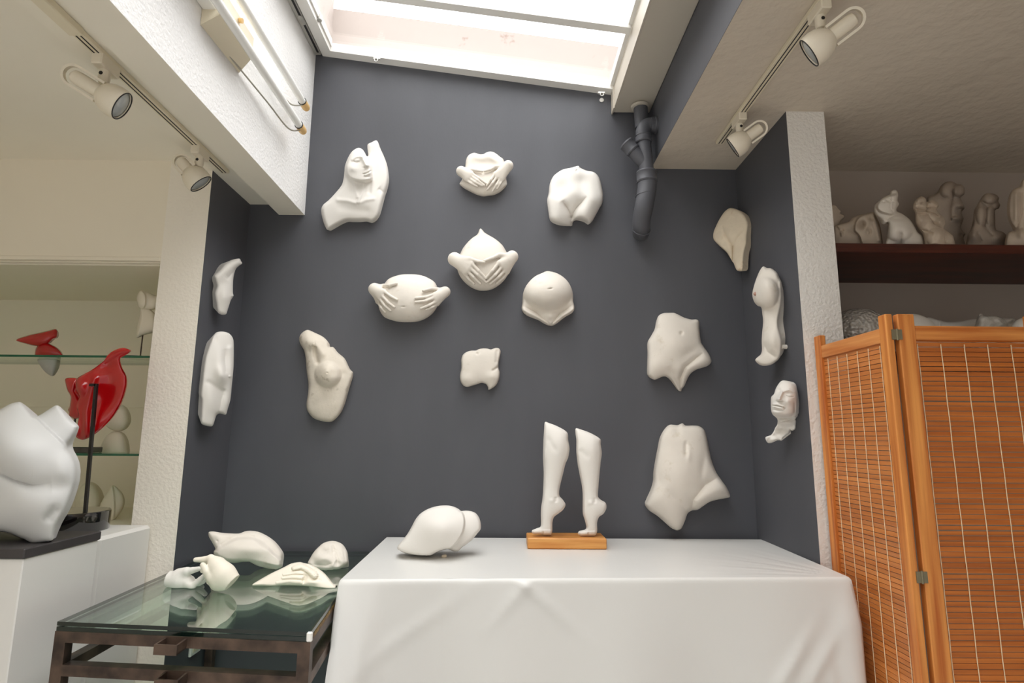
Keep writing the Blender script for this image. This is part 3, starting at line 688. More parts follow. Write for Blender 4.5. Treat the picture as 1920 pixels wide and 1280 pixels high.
# small abdomen
R = (850, 640, .078125)
def hf(F):
    return .015+.012*edge(F, 50)+.034*F.In**.8-F.g(570, 290, 26, 26, .010)-F.g(560, 260, 90, 30, .004)-F.ln([(950, 690), (1010, 655), (1060, 620)], 26, .010)-F.ln([(1050, 240), (1040, 480)], 40, .006)+F.g(950, 850, 150, 120, .010)+F.g(300, 900, 140, 120, .006)
o, *_ = relief('abdomen_cast', R, [(190, 430), (230, 320), (320, 250), (430, 220), (540, 215), (620, 180), (720, 165), (820, 170), (900, 190), (960, 170), (1030, 152), (1100, 170), (1135, 240), (1115, 380), (1090, 500), (1085, 640), (1110, 730), (1105, 850), (1060, 990), (980, 1090), (850, 1160), (830, 1100), (790, 1030), (700, 995), (640, 1000), (560, 1030), (450, 1060), (350, 1090), (260, 1070), (190, 990), (158, 880), (165, 780), (190, 640), (190, 520)], hf, PB, NB, BK, M['plaster'])
cast(o, 'small squarish plaster abdomen cast with a navel, above the standing legs')

# abdomen with hips
R = (1200, 575, .13286)
def hf(F):
    h = .022+.016*edge(F, 50)+.058*F.In**.8
    h += F.ln([(900, 780), (720, 860)], 110, .020)+F.g(230, 850, 150, 150, .012)+F.g(500, 540, 220, 240, .016)+F.g(560, 880, 90, 120, .010)
    h += -F.cr([(580, 1180), (566, 1020), (640, 850), (800, 720), (900, 650)], 34, .022)-F.cr([(545, 1120), (490, 980), (390, 840)], 44, .010)-F.g(700, 640, 120, 60, .006, -30)
    return h-F.g(585, 372, 24, 26, .007)
o, *_ = relief('abdomen_cast', R, [(235, 190), (260, 130), (320, 92), (420, 85), (490, 88), (560, 120), (620, 150), (720, 178), (800, 178), (835, 210), (840, 320), (865, 500), (920, 590), (980, 680), (1008, 770), (960, 830), (880, 860), (800, 885), (730, 930), (690, 980), (650, 1060), (630, 1110), (595, 1155), (580, 1190), (540, 1180), (490, 1110), (440, 1040), (380, 990), (320, 985), (240, 1020), (200, 1028), (140, 1000), (108, 950), (108, 800), (110, 650), (108, 500), (150, 420), (200, 330), (220, 270)], hf, PB, NB, BK, M['plaster'])
cast(o, 'plaster abdomen and hip cast with a round navel, directly above the largest abdomen')

# largest abdomen
R = (1195, 785, .17195)
def hf(F):
    h = .025+.020*edge(F, 50)+.075*F.In**.8
    h += F.ln([(920, 770), (700, 900)], 100, .024)+F.ln([(430, 1120), (260, 880)], 130, .018)+F.g(500, 600, 170, 200, .014)
    h += -F.ln([(528, 230), (532, 430)], 22, .007, True)+F.g(562, 410, 28, 60, .005)-F.cr([(595, 1005), (612, 880), (740, 720), (880, 640)], 34, .018)
    h += -F.cr([(548, 1015), (470, 930), (300, 760)], 60, .007)-F.g(240, 650, 26, 60, .004)-F.g(715, 520, 36, 130, .007, 8)-F.g(440, 140, 40, 60, .005)
    return h
o, *_ = relief('abdomen_cast', R, [(490, 48), (525, 72), (600, 72), (670, 78), (725, 115), (755, 190), (780, 320), (810, 450), (860, 580), (920, 670), (975, 750), (1012, 845), (960, 865), (880, 880), (790, 905), (720, 950), (660, 990), (595, 1000), (550, 1030), (520, 1110), (480, 1195), (430, 1215), (370, 1190), (300, 1130), (220, 1060), (130, 1000), (85, 940), (100, 890), (150, 780), (175, 680), (180, 580), (200, 450), (225, 320), (250, 200), (290, 120), (350, 65), (440, 68)], hf, PB, NB, BK, M['plaster'])
cast(o, 'largest plaster abdomen cast, spread thighs, low beside the standing legs')

# stained cast across the corner
R = (1325, 380, .10941); nk = np.array((-.78, -.62, 0.)); nk /= np.linalg.norm(nk)
def hf(F):
    h = .008*edge(F, 50)+.012*F.In
    h += -F.cr([(445, 1010), (450, 760), (330, 590), (250, 380)], 34, .014)-F.cr([(450, 770), (520, 620), (640, 470)], 44, .009)+F.g(450, 420, 160, 240, .012)
    return h-F.ln([(447, 1010), (450, 750)], 9, .006)
pk0 = np.array((XR-.05, YB-.11, 0))
o, *_ = relief('hip_cast', R, [(385, 95), (460, 95), (550, 130), (630, 190), (690, 280), (718, 360), (712, 460), (695, 560), (690, 700), (650, 850), (635, 1000), (630, 1120), (600, 1170), (530, 1165), (495, 1120), (460, 1030), (440, 1010), (400, 940), (340, 850), (230, 750), (140, 660), (108, 590), (120, 500), (160, 400), (220, 280), (300, 160)], hf, pk0, nk, (.030, .012, 0), M['plasterb'])
cast(o, 'brown-stained plaster hip cast hung across the corner, under the ceiling edge')

# two casts on the recess side by the pale pier
R = (365, 470, .2657); nl = (.88, -.47, 0)
def hf(F):
    h = .012*edge(F, 26)+.9*F.I*.55
    h += F.ln([(150, 190), (300, 80)], 40, .012)-F.cr([(280, 140), (225, 205)], 22, .010)+F.g(215, 320, 40, 70, .012)+F.g(268, 318, 5, 5, .006)
    return h
P0 = atX(365+140*.2657, 470+250*.2657, XL+.012)
o, *_ = relief('torso_cast', R, [(135, 175), (170, 140), (210, 95), (260, 65), (315, 55), (328, 75), (335, 90), (315, 105), (290, 130), (275, 180), (270, 240), (270, 300), (274, 318), (255, 350), (235, 410), (220, 448), (185, 450), (160, 430), (148, 370), (138, 300), (150, 250), (142, 200)], hf, P0, nl, ('x', XL-.002), M['plasterw'], px=1.0, shrink=.8)
cast(o, 'slim white plaster cast with a lifted arm stump on the recess side, upper')
def hf(F):
    h = .010*edge(F, 24)+.8*F.I*.5
    h += F.g(195, 875, 52, 70, .034)+F.g(246, 886, 6, 7, .006)+F.g(180, 760, 50, 90, .012)-F.cr([(222, 850), (214, 780), (216, 690)], 16, .010)+F.ln([(250, 690), (264, 880)], 20, .010)
    return h-F.cr([(170, 1150), (190, 1050), (215, 970)], 26, .010)-F.g(150, 625, 12, 26, .005)+F.g(110, 1050, 40, 100, .008)+F.g(225, 1050, 24, 80, .008)-F.ln([(100, 930), (190, 985)], 20, .005)
P0 = atX(365+45*.2657, 470+900*.2657, XL+.012)
o, *_ = relief('torso_cast', R, [(110, 640), (130, 600), (155, 575), (200, 570), (245, 585), (272, 625), (276, 700), (275, 800), (270, 870), (262, 950), (252, 1050), (235, 1110), (220, 1155), (190, 1150), (168, 1150), (152, 1165), (132, 1225), (120, 1238), (85, 1235), (45, 1215), (42, 1150), (45, 1050), (38, 1020), (50, 900), (65, 780), (80, 720)], hf, P0, nl, ('x', XL-.002), M['plasterw'], px=1.0, shrink=.8)
cast(o, 'tall white plaster torso cast with breast in profile on the recess side, lower')

# torso on the opposite recess side
R = (1395, 490, .15625); nr = (-.88, -.47, 0)
def hf(F):
    h = .012*edge(F, 40)+.75*F.I*.6
    h += F.dome(255, 380, 165, 190, .05)+F.g(260, 260, 110, 120, .015)-F.cr([(410, 440), (405, 300), (420, 160)], 40, .006)
    return h+F.g(330, 950, 80, 130, .02)-F.cr([(370, 1145), (280, 1085), (225, 960)], 50, .012)
P0 = atX(1395+455*.15625, 490+600*.15625, XR-.014)
t = thing('torso_cast', atX(1440, 684, XR-.03), 'long plaster torso cast with one large breast on the recess side by the screen', 'plaster cast', CG)
o, hg, to, mm = relief('torso', R, [(230, 60), (275, 78), (330, 85), (390, 130), (420, 190), (448, 250), (455, 330), (460, 420), (450, 520), (430, 620), (415, 700), (420, 790), (445, 880), (460, 950), (455, 1050), (440, 1130), (400, 1190), (320, 1240), (240, 1252), (180, 1235), (135, 1185), (160, 1150), (200, 1115), (215, 1060), (212, 950), (218, 850), (230, 720), (220, 630), (205, 550), (160, 530), (120, 480), (100, 400), (115, 310), (150, 200), (190, 110)], hf, P0, nr, ('x', XR+.002), M['plaster'], t, shrink=.8)
c = to(np.float64(137), np.float64(388), np.float64(hg(137, 388)))
sdf_mesh('nipple', [('e', c, (.009, .009, .009))], .002, .004, M['pink'], t)
c = atX(1470, 650, XR-.012); MB().lathe(c, (1, 0, 0), [(-.012, .006), (-.01, .010), (.011, .010)], 14).build('hanging_peg', M['plaster'], t, True)

# face
R = (1425, 700, .10936); nf = (-.74, -.67, 0)
def hf(F):
    low = np.clip((F.Y-800)/90, 0, 1)
    face = F.pl([(400, 118), (560, 150), (680, 160), (720, 400), (700, 640), (690, 760), (400, 740), (215, 700), (190, 600), (190, 420), (270, 260)], .055, 50)
    h = .055+.008*edge(F, 30)+.02*F.In+face+F.dome(380, 430, 260, 380, .05)
    h += F.ln([(375, 330), (345, 400), (325, 440)], 30, .022)+F.g(330, 445, 34, 26, .014)+F.g(378, 455, 22, 18, .005)-F.g(330, 478, 52, 12, .008)
    h += -F.g(505, 345, 75, 34, .012, 8)+F.g(515, 362, 50, 22, .011, 8)-F.ln([(450, 380), (510, 404), (580, 395)], 8, .005)
    h += -F.g(325, 300, 30, 34, .010)+F.g(318, 300, 20, 16, .006)+F.ln([(420, 300), (500, 278), (590, 320)], 18, .007)
    h += -F.ln([(215, 545), (300, 552), (425, 590)], 8, .009)+F.ln([(235, 530), (300, 530), (390, 565)], 15, .008)+F.ln([(250, 572), (320, 592), (390, 596)], 18, .010)-F.g(310, 625, 70, 14, .007)+F.g(290, 668, 70, 34, .012)
    h += F.g(470, 480, 70, 60, .010)-F.g(596, 570, 22, 80, .014)
    h += -F.ln([(300, 760), (450, 745), (600, 720)], 34, .018)+F.g(450, 850, 120, 50, .02)-F.ln([(360, 830), (500, 800)], 10, .004)
    h += low*(fbm(F.X, F.Y, 26, .004, 5)-F.g(370, 1000, 100, 80, .022, -40)+F.ln([(290, 900), (110, 1130)], 26, .008))
    return h
P0 = atX(1425+640*.10936, 765, XR+.040)
o, *_ = relief('face_cast', R, [(400, 118), (490, 130), (570, 150), (615, 185), (635, 260), (640, 420), (635, 550), (625, 700), (615, 780), (630, 800), (620, 900), (610, 950), (555, 980), (520, 970), (480, 1030), (400, 1100), (370, 1150), (330, 1145), (270, 1150), (200, 1190), (130, 1185), (90, 1110), (110, 1080), (180, 1060), (230, 1000), (260, 930), (295, 870), (295, 780), (215, 700), (190, 620), (185, 480), (195, 400), (240, 350), (270, 260), (310, 190), (350, 140)], hf, P0, nf, ('x', XR+.002), M['plasterw'], px=.9, shrink=.72)
cast(o, 'white plaster face cast with closed lips and jagged neck, beside the folding screen')

# ------------------------------------------------------------------ cloth-covered table
ZT = .925
A_, B_, C_, D_ = (-.563, 2.865), (-.549, 2.043), (1.206, 2.116), (1.228, 2.865)
def cloth():
    pts = []; segs = [(A_, B_), (B_, C_), (C_, D_)]; nrm = []
    counts = [70, 190, 70]
    for (p, q), n in zip(segs, counts):
        p = np.array(p); q = np.array(q); t = (q-p)/np.linalg.norm(q-p); nn = np.array((t[1], -t[0]))
        for i in range(n): pts.append(p+(q-p)*i/n); nrm.append(nn)
    pts.append(np.array(D_)); nrm.append(nrm[-1])
    pts = np.array(pts); nrm = np.array(nrm)
    s = np.concatenate([[0], np.cumsum(np.linalg.norm(np.diff(pts, axis=0), axis=1))])
    sB, sC = s[70], s[260]
    for _ in range(6): nrm[1:-1] = (nrm[:-2]+nrm[1:-1]+nrm[2:])/3
    nrm /= np.linalg.norm(nrm, axis=1)[:, None]
    T = np.concatenate([[0, .004, .010, .018], np.linspace(.03, .915, 44)])
    V = []; rng = np.random.default_rng(3)
    pl = [(rng.uniform(6, 22), rng.uniform(0, 6.28), rng.uniform(.4, 1)) for _ in range(5)]
    pleats = [(sB+.36, .25), (sB+.10, .5), (sB+1.62, .8), (sB+1.5, .5)]
    for i in range(len(pts)):
        eB = math.exp(-((s[i]-sB)/.09)**2); eC = math.exp(-((s[i]-sC)/.06)**2); fr = 1 if sB < s[i] < sC else 0
        for t in T:
            o = .0075*min(t/.012, 1)**.5
            w = sum(a*math.sin(k*s[i]+ph) for k, ph, a in pl)
            o += .007*w*min(1, t/.35)*(1 if fr else .5)
            o += .03*t*fr+.10*t**1.2*eB+.022*min(1, t/.15)*eC
            dl = s[i]-(sB+.10-.05*t); o += .012*math.exp(-(dl/.03)**2)*min(1, t/.2)
            for k, (sx, f) in enumerate(pleats): o += .012*f*math.exp(-((s[i]-sx-(.12*t if k else 0))/.018)**2)*math.exp(-((t-.12-.2*k)/.2)**2)
            q = (s[i]-sB-.62); o += min(1, t/.02)*(.010*math.exp(-((q-1.2*(t-.02))/.022)**2)*math.exp(-(t/.14)**2)+.010*math.exp(-((q+.9*(t-.02))/.022)**2)*math.exp(-(t/.12)**2)); q2 = s[i]-sB-.30; o += .007*math.exp(-((q2+1.5*(t-.12))/.03)**2)*math.exp(-((t-.16)/.12)**2)
            q = (s[i]-sB-1.5); o += .011*math.exp(-((q+.75*(t-.3))/.022)**2)*math.exp(-((t-.28)/.10)**2)*fr+.011*math.exp(-((q-.1+.75*(t-.3))/.022)**2)*math.exp(-((t-.28)/.10)**2)*fr
            p = pts[i]+nrm[i]*o+(np.array((0, -.30*t**1.1*eB)) if True else 0)
            z = ZT-t-(0 if t > 0 else 0)
            xe = -.535-.105*(p[1]-1.712)/1.143+.005; V.append((max(min(p[0], 1.243), xe), min(p[1], 2.885), z))
    nT = len(T); n = len(pts)
    F = [[i*nT+j, (i+1)*nT+j, (i+1)*nT+j+1, i*nT+j+1] for i in range(n-1) for j in range(nT-1)]
    # the top: a grid with wrinkles fanning from the near corner by the screen
    NX, NY = 150, 70; b0 = len(V)
    Cc = np.array(C_)
    for j in range(NY+1):
        for i in range(NX+1):
            u, v = i/NX, j/NY
            p = (np.array(B_)*(1-u)+Cc*u)*(1-v)+(np.array(A_)*(1-u)+np.array(D_)*u)*v
            d = p-Cc; rr = np.linalg.norm(d)+1e-6; an = math.atan2(d[1], -d[0])
            z = .0016*(math.sin(an*19+1)+.7*math.sin(an*37+2.3*rr*8)+.5*math.sin(an*53))*math.exp(-(rr/.33)**2)*min(1, rr/.05)*max(0, min(1, min(u, 1-u, v, 1-v)*25))
            d2 = p-np.array(A_); z += .002*math.sin(math.atan2(d2[1], d2[0])*22)*math.exp(-(np.linalg.norm(d2)/.2)**2)*max(0, min(1, min(u, 1-u, v, 1-v)*25))
            V.append((p[0], p[1], ZT+z))
    F += [[b0+j*(NX+1)+i, b0+j*(NX+1)+i+1, b0+(j+1)*(NX+1)+i+1, b0+(j+1)*(NX+1)+i] for j in range(NY) for i in range(NX)]
    return V, F
V, Fc = cloth(); o = link('tablecloth', V, Fc, M['cloth'], None, True, 62)
tag(o, 'white vinyl cloth draped to the floor over a long table, legs sculpture on it', 'tablecloth')

# standing legs on a wooden block
t = thing('leg_sculpture', (.27, 2.63, ZT), 'pair of white plaster lower legs on tiptoe on a honey wood block', 'sculpture')
YBk = 2.585; zb = float(atY(1060, 1009, YBk)[2])
x0 = float(atY(989, 1020, YBk)[0]); x1 = float(atY(1138, 1020, YBk)[0])
MB().box((x0, YBk, ZT+.001), (x1, YBk+.15, zb), bev=.004).build('wood_block', M['block'], t)
R = (975, 780, .20316); YL = 2.635
def hfl(F):
    h = F.I*.95
    h += -F.ln([(255, 180), (290, 260), (350, 350)], 26, .003, True)+F.g(390, 260, 60, 120, .006)+F.g(290, 780, 22, 22, .005)-F.ln([(330, 740), (330, 800)], 14, .006, True)
    return h+F.cap([(150, 1070), (280, 1075)], 26, 30, .3)-F.ln([(210, 1070), (212, 1095)], 6, .008)
out1 = [(230, 55), (265, 62), (350, 95), (435, 150), (445, 220), (457, 300), (445, 380), (420, 440), (400, 520), (375, 620), (362, 690), (365, 735), (395, 770), (420, 815), (400, 860), (360, 895), (315, 930), (300, 980), (298, 1060), (285, 1095), (240, 1098), (190, 1090), (120, 1085), (110, 1055), (150, 1035), (190, 1015), (192, 900), (195, 840), (208, 750), (215, 650), (218, 520), (212, 380), (215, 250), (222, 120)]
relief('leg', R, out1, hfl, (0, YL, 0), NB, None, M['plasterw'], t, both=lambda F: F.I*.9, zmin=zb+.0005, px=1.1)
def hfr(F):
    h = F.I*.95
    h += -F.ln([(550, 300), (590, 350), (650, 390)], 26, .003, True)+F.g(680, 290, 60, 120, .006)+F.g(650, 800, 22, 22, .005)-F.ln([(690, 750), (690, 810)], 14, .006, True)
    return h+F.cap([(570, 1085), (690, 1085)], 24, 28, .3)-F.ln([(630, 1080), (632, 1105)], 6, .008)
out2 = [(515, 113), (560, 122), (650, 155), (740, 210), (745, 260), (755, 340), (745, 420), (735, 520), (725, 640), (720, 740), (745, 770), (790, 800), (797, 850), (770, 900), (730, 930), (712, 980), (712, 1060), (695, 1100), (640, 1105), (560, 1105), (535, 1085), (545, 1060), (600, 1045), (612, 1020), (595, 950), (580, 900), (578, 820), (578, 720), (570, 640), (550, 540), (530, 430), (520, 330), (520, 220), (512, 160)]
relief('leg', R, out2, hfr, (0, YL, 0), NB, None, M['plasterw'], t, both=lambda F: F.I*.9, zmin=zb+.0005, px=1.1)

# cast lying on the cloth
R = (735, 935, .09375)
main = [(105, 970), (240, 790), (320, 680), (400, 540), (470, 410), (560, 300), (680, 220), (800, 170), (920, 140), (1040, 130), (1150, 135), (1250, 160), (1330, 200), (1380, 240), (1420, 300), (1445, 400), (1445, 520), (1420, 640), (1370, 750), (1290, 870), (1200, 960), (1120, 1005), (1000, 1030), (880, 1080), (760, 1140), (640, 1145), (500, 1130), (370, 1110), (250, 1080), (180, 1050)]
def hf(F):
    h = .03*edge(F, 60)+F.I*.45
    q = F.pl(main, .05, 34); return h+q+F.g(960, 560, 420, 380, .05)
ol = [p for p in main[:14]]+[(1440, 236), (1500, 235), (1600, 250), (1680, 290), (1740, 370), (1770, 460), (1780, 540), (1770, 610), (1700, 700), (1600, 820), (1500, 900), (1400, 970), (1320, 1045), (1220, 1045), (1120, 1005)]+main[22:]
o, *_ = relief('hip_cast', R, ol, hf, (0, 2.437, .926), (0, -1, .30), None, M['plasterw'], both=lambda F: .05*F.In, zmin=ZT+.001)
tag(o, 'rounded white plaster hip cast lying on the white cloth', 'plaster cast')
c = atZ(832, 1045, ZT)
o = sdf_mesh('plaster_crumb', [('e', c+np.array((0, 0, .005)), (.010, .007, .006)), ('e', c+np.array((.006, .002, .006)), (.006, .006, .006))], .0015, .004, M['plasterb'], zmin=ZT+.0005)
tag(o, 'tiny plaster crumb on the white cloth in front of the lying cast', 'crumb')

# ------------------------------------------------------------------ glass table
ZG = .862
FL, FR, BR, BL = map(np.array, ((-1.300, 1.796), (-.535, 1.712), (-.640, 2.855), (-1.352, 2.845)))
def Q(u, v): return (FL*(1-u)+FR*u)*(1-v)+(BL*(1-u)+BR*u)*v
def qbox(mb, u0, u1, v0, v1, z0, z1, mi=0):
    p = [Q(u0, v0), Q(u1, v0), Q(u1, v1), Q(u0, v1)]
    return mb.hexa([(*a, z0) for a in p]+[(*a, z1) for a in p], mi)
t = thing('glass_table', (-.96, 2.3, 0), 'rusty steel table with two thick glass sheets on top', 'table')
du, dv = .036/.77, .036/1.1
zr = ZG-.026
zl1 = float(atY(330, 1254, 1.765)[2]); 
b = MB()
for u0, v0 in ((0, 0), (1-du, 0), (0, 1-dv), (1-du, 1-dv)):
    b = MB(); qbox(b, u0, u0+du, v0, v0+dv, 0, zr); b.build('leg', M['rust'], t)
for z1 in (zr, zl1):
    for a in ((du, 1-du, 0, dv), (du, 1-du, 1-dv, 1), (0, du, dv, 1-dv), (1-du, 1, dv, 1-dv)):
        b = MB(); qbox(b, *a, z1-.030, z1); b.build('rail', M['rust'], t)
for k, z1 in enumerate((zr+.0125, ZG)):
    b = MB(); qbox(b, .002, .998, .002, .998, z1-.0115, z1-.0005)
    m = [0, 0, 1, 1, 1, 1]; b.m = m; b.build('glass_top', [M['glass'], M['gedged']], t)
b = MB(); qbox(b, 1-.022, .9995, .03, .985, zr-.001, zr+.0105); b.build('edge_strip', M['rustyel'], t)
for uc, z1 in ((.485, zr-.004), (.50, zl1-.003)):
    b = MB(); w = .034; lu = w/.77
    qbox(b, uc-lu, uc+lu, -.052, -.046, z1-.026, z1); qbox(b, uc-lu, uc-lu+.008, -.046, .001, z1-.026, z1); qbox(b, uc+lu-.008, uc+lu, -.046, .001, z1-.026, z1); qbox(b, uc-lu, uc+lu, -.046, .001, z1-.026, z1-.022)
    b.build('bracket_socket', M['rust'], t)
p = Q(1, 0); MB().box((p[0]-.012, p[1]-.003, zr+.001), (p[0]+.004, p[1]+.008, ZG+.0005), bev=.003).build('corner_pad', M['white'], t)

TG = 'plaster casts on the glass table'
# hip cast leaning at the back
R = (300, 985, .125)
def hf(F):
    h = .02*edge(F, 50)+F.I*.5
    h += F.pl([(830, 400), (930, 300), (1150, 195), (1400, 190), (1560, 280), (1700, 420), (1810, 520), (1790, 620), (1400, 540), (1000, 520), (860, 460)], .03, 60)+F.g(1350, 350, 300, 120, .02)
    return h-F.ln([(930, 300), (1150, 180), (1400, 180), (1600, 330)], 24, .008)+F.g(850, 150, 90, 60, .008)-F.g(855, 228, 12, 12, .006)
o, *_ = relief('hip_cast', R, [(730, 100), (800, 88), (950, 110), (1180, 118), (1280, 85), (1370, 78), (1480, 95), (1600, 150), (1700, 220), (1790, 330), (1835, 420), (1825, 540), (1800, 640), (1740, 670), (1600, 640), (1450, 600), (1330, 540), (1200, 535), (1040, 550), (930, 500), (815, 440), (805, 390), (830, 350), (780, 250), (735, 170)], hf, atZ(518, 1066, ZG), (.25, -1, .55), (0, .03, -.01), M['plaster'], zmin=ZG+.0008)
tag(o, 'wide plaster hip cast leaning at the back of the glass table', 'plaster cast', TG)
# crinkled cast
R = (465, 1005, .104167)
def hf(F):
    h = .02*edge(F, 60)+F.I*.8
    h += -F.cr([(1540, 280), (1522, 140)], 22, .008)+F.g(1480, 190, 40, 60, .005)-F.cr([(1500, 225), (1390, 270), (1300, 350)], 26, .003)-F.cr([(1540, 225), (1660, 280), (1700, 380)], 26, .003)+F.g(1340, 400, 110, 80, .012)-F.cr([(1180, 510), (1400, 530), (1560, 470)], 50, .006)
    return h-F.cr([(1560, 280), (1620, 420), (1600, 560)], 30, .005)-F.cr([(1720, 240), (1755, 480)], 30, .005, False)+fbm(F.X, F.Y, 26, .0022, 9)+F.ln([(1550, 280), (1580, 420), (1500, 560)], 22, .003)
o, *_ = relief('face_cast', R, [(1075, 490), (1120, 390), (1180, 290), (1260, 200), (1360, 120), (1480, 85), (1580, 90), (1680, 130), (1740, 190), (1790, 290), (1805, 400), (1800, 480), (1740, 540), (1640, 590), (1500, 615), (1360, 620), (1250, 600), (1150, 560)], hf, atZ(612, 1068, ZG), (.1, -.8, .8), (0, .02, -.02), M['plaster'], zmin=ZG+.0008, px=1.)
tag(o, 'small round crinkled plaster cast at the back corner of the glass table near the cloth', 'plaster cast', TG)
# wedge with a hand in relief
def hf(F):
    h = .010*edge(F, 30)+.018*F.In
    h = h+F.cap([(825, 575), (960, 540), (1080, 600), (1200, 700)], 44, 66, 1.3)
    for q, r in (([(1040, 660), (850, 650), (640, 690)], 42), ([(1010, 742), (800, 730), (620, 750)], 42), ([(950, 825), (740, 810), (520, 840)], 40)):
        h = h+F.cap(q, r, r*.6, .75)*np.clip((1080-F.X)/90, 0, 1)
    h = h+F.g(1160, 830, 110, 50, .010)-F.g(1015, 770, 34, 70, .010, 25)
    for k in range(7): h += -F.ln([(1120+k*24, 620+k*26), (1230+k*14, 590+k*34)], 7, .0022)
    return h
o, *_ = relief('hand_relief', R, [(75, 880), (250, 760), (450, 650), (620, 570), (780, 490), (930, 465), (1000, 480), (1130, 510), (1250, 570), (1380, 670), (1480, 790), (1600, 940), (1570, 965), (1350, 945), (1100, 905), (830, 885), (600, 885), (430, 900), (280, 890)], hf, atZ(560, 1099, ZG), (0, -.8, .75), (0, .022, -.012), M['plastery'], zmin=ZG+.0008, px=.9)
tag(o, 'triangular plaster wedge with a hand in relief on the glass table', 'plaster cast', TG)
# two plaster hands
R = (300, 985, .125)
def pw(x, y, Y): return atY(R[0]+x*R[2], R[1]+y*R[2], Y)
Yh = 2.19
L_ = lambda x, y, d=0: pw(x, y, Yh+d)
sdf = [('c', L_(150, 800), L_(300, 820), .027, .030, .01), ('c', L_(300, 820), L_(420, 850), .028, .024, .012),
       ('c', L_(300, 740), L_(400, 690, -.01), .024, .016, .01), ('c', L_(400, 690, -.01), L_(480, 672, -.012), .0115, .0105, .005), ('c', L_(480, 672, -.012), L_(585, 648, -.012), .011, .0085, .004),
       ('c', L_(420, 870, -.015), L_(490, 915, -.02), .014, .0115, .008), ('c', L_(490, 900, -.02), L_(600, 810, -.015), .0105, .0095, .003), ('c', L_(600, 810, -.015), L_(680, 735, -.01), .0095, .008, .003),
       ('c', L_(430, 870, .01), L_(520, 900, .01), .013, .011, .006), ('c', L_(520, 900, .01), L_(640, 840, .012), .0105, .009, .003), ('c', L_(640, 840, .012), L_(700, 790, .014), .009, .008, .003),
       ('c', L_(400, 850, .03), L_(520, 870, .035), .012, .0105, .006), ('c', L_(520, 870, .035), L_(640, 850, .035), .010, .008, .003),
       ('c', L_(380, 820, .045), L_(500, 840, .055), .011, .0095, .006), ('c', L_(500, 840, .055), L_(600, 830, .055), .009, .007, .003)]
o = sdf_mesh('plaster_hand', sdf, .0022, .008, M['plasterw'], cuts=[(L_(118, 800), (-1, 0, .15))], zmin=ZG+.0008)
tag(o, 'open white plaster hand lying palm up on the glass table, thumb raised', 'plaster hand', TG)
G_ = lambda x, y, d=0: pw(x, y, Yh-.068+d)
sdf = [('c', G_(1080, 850), G_(960, 740), .031, .036, .01), ('c', G_(960, 740), G_(860, 620), .036, .032, .015), ('c', G_(900, 780), G_(800, 700), .036, .026, .015),
       ('c', G_(840, 570), G_(760, 490, .004), .021, .0135, .012), ('c', G_(760, 490, .004), G_(660, 510, .006), .0115, .0105, .004), ('c', G_(660, 510, .006), G_(535, 512, .006), .0105, .0082, .003),
       ('c', G_(880, 560, .03), G_(770, 520, .035), .018, .012, .01), ('c', G_(770, 520, .035), G_(680, 580, .035), .011, .010, .004), ('c', G_(680, 580, .035), G_(640, 680, .03), .010, .008, .004),
       ('c', G_(900, 600, .05), G_(800, 570, .055), .016, .011, .01), ('c', G_(800, 570, .055), G_(720, 660, .05), .0105, .009, .004), ('c', G_(720, 660, .05), G_(700, 760, .045), .009, .008, .004),
       ('c', G_(860, 820, -.012), G_(760, 780, -.022), .022, .0145, .01), ('c', G_(760, 780, -.022), G_(700, 690, -.024), .013, .0125, .005), ('c', G_(700, 690, -.024), G_(640, 590, -.022), .0122, .009, .004),
       ('c', G_(900, 860), G_(760, 830, .015), .024, .014, .012), ('c', G_(980, 820), G_(860, 880, .01), .028, .02, .012)]
o = sdf_mesh('plaster_hand', sdf, .0022, .008, M['plastery'], cuts=[(G_(1090, 850), (.75, 0, -.6))], zmin=ZG+.0008)
tag(o, 'warm-toned plaster hand standing bent, its finger reaching over the open palm-up hand', 'plaster hand', TG)

# socket plate low on the recess side
a, c = atX(354, 1193, XL), atX(372, 1216, XL)
t = thing('wall_socket', ((XL+.006), 2.73, .45), 'white socket plate on the dark recess side under the glass table', 'socket')
MB().box((XL+.0005, 2.685, .452), (XL+.012, 2.77, .537), bev=.003).build('plate', M['white'], t)
MB().box((XL+.012, 2.70, .466), (XL+.015, 2.755, .523), bev=.001).build('rocker', M['offwhite'], t)

# ------------------------------------------------------------------ plinths and what stands on them
zp = 1.03
t = thing('plinth', (-1.62, 1.98, 0), 'white plinth with a charcoal slab on top, under the large white torso', 'plinth', 'white plinths')
MB().box((-1.80, 1.823, .001), (-1.441, 2.145, zp), bev=.003).build('body', M['plinth'], t)
MB().box((-1.805, 1.816, zp), (-1.436, 2.15, zp+.029), bev=.003).build('top_slab', M['slab'], t)
t = thing('plinth', (-1.66, 2.34, 0), 'white plinth under the black round base of the red sculpture', 'plinth', 'white plinths')
MB().box((-1.88, 2.19, .001), (-1.466, YPL-.004, zp), bev=.012).build('body', M['plinth'], t)
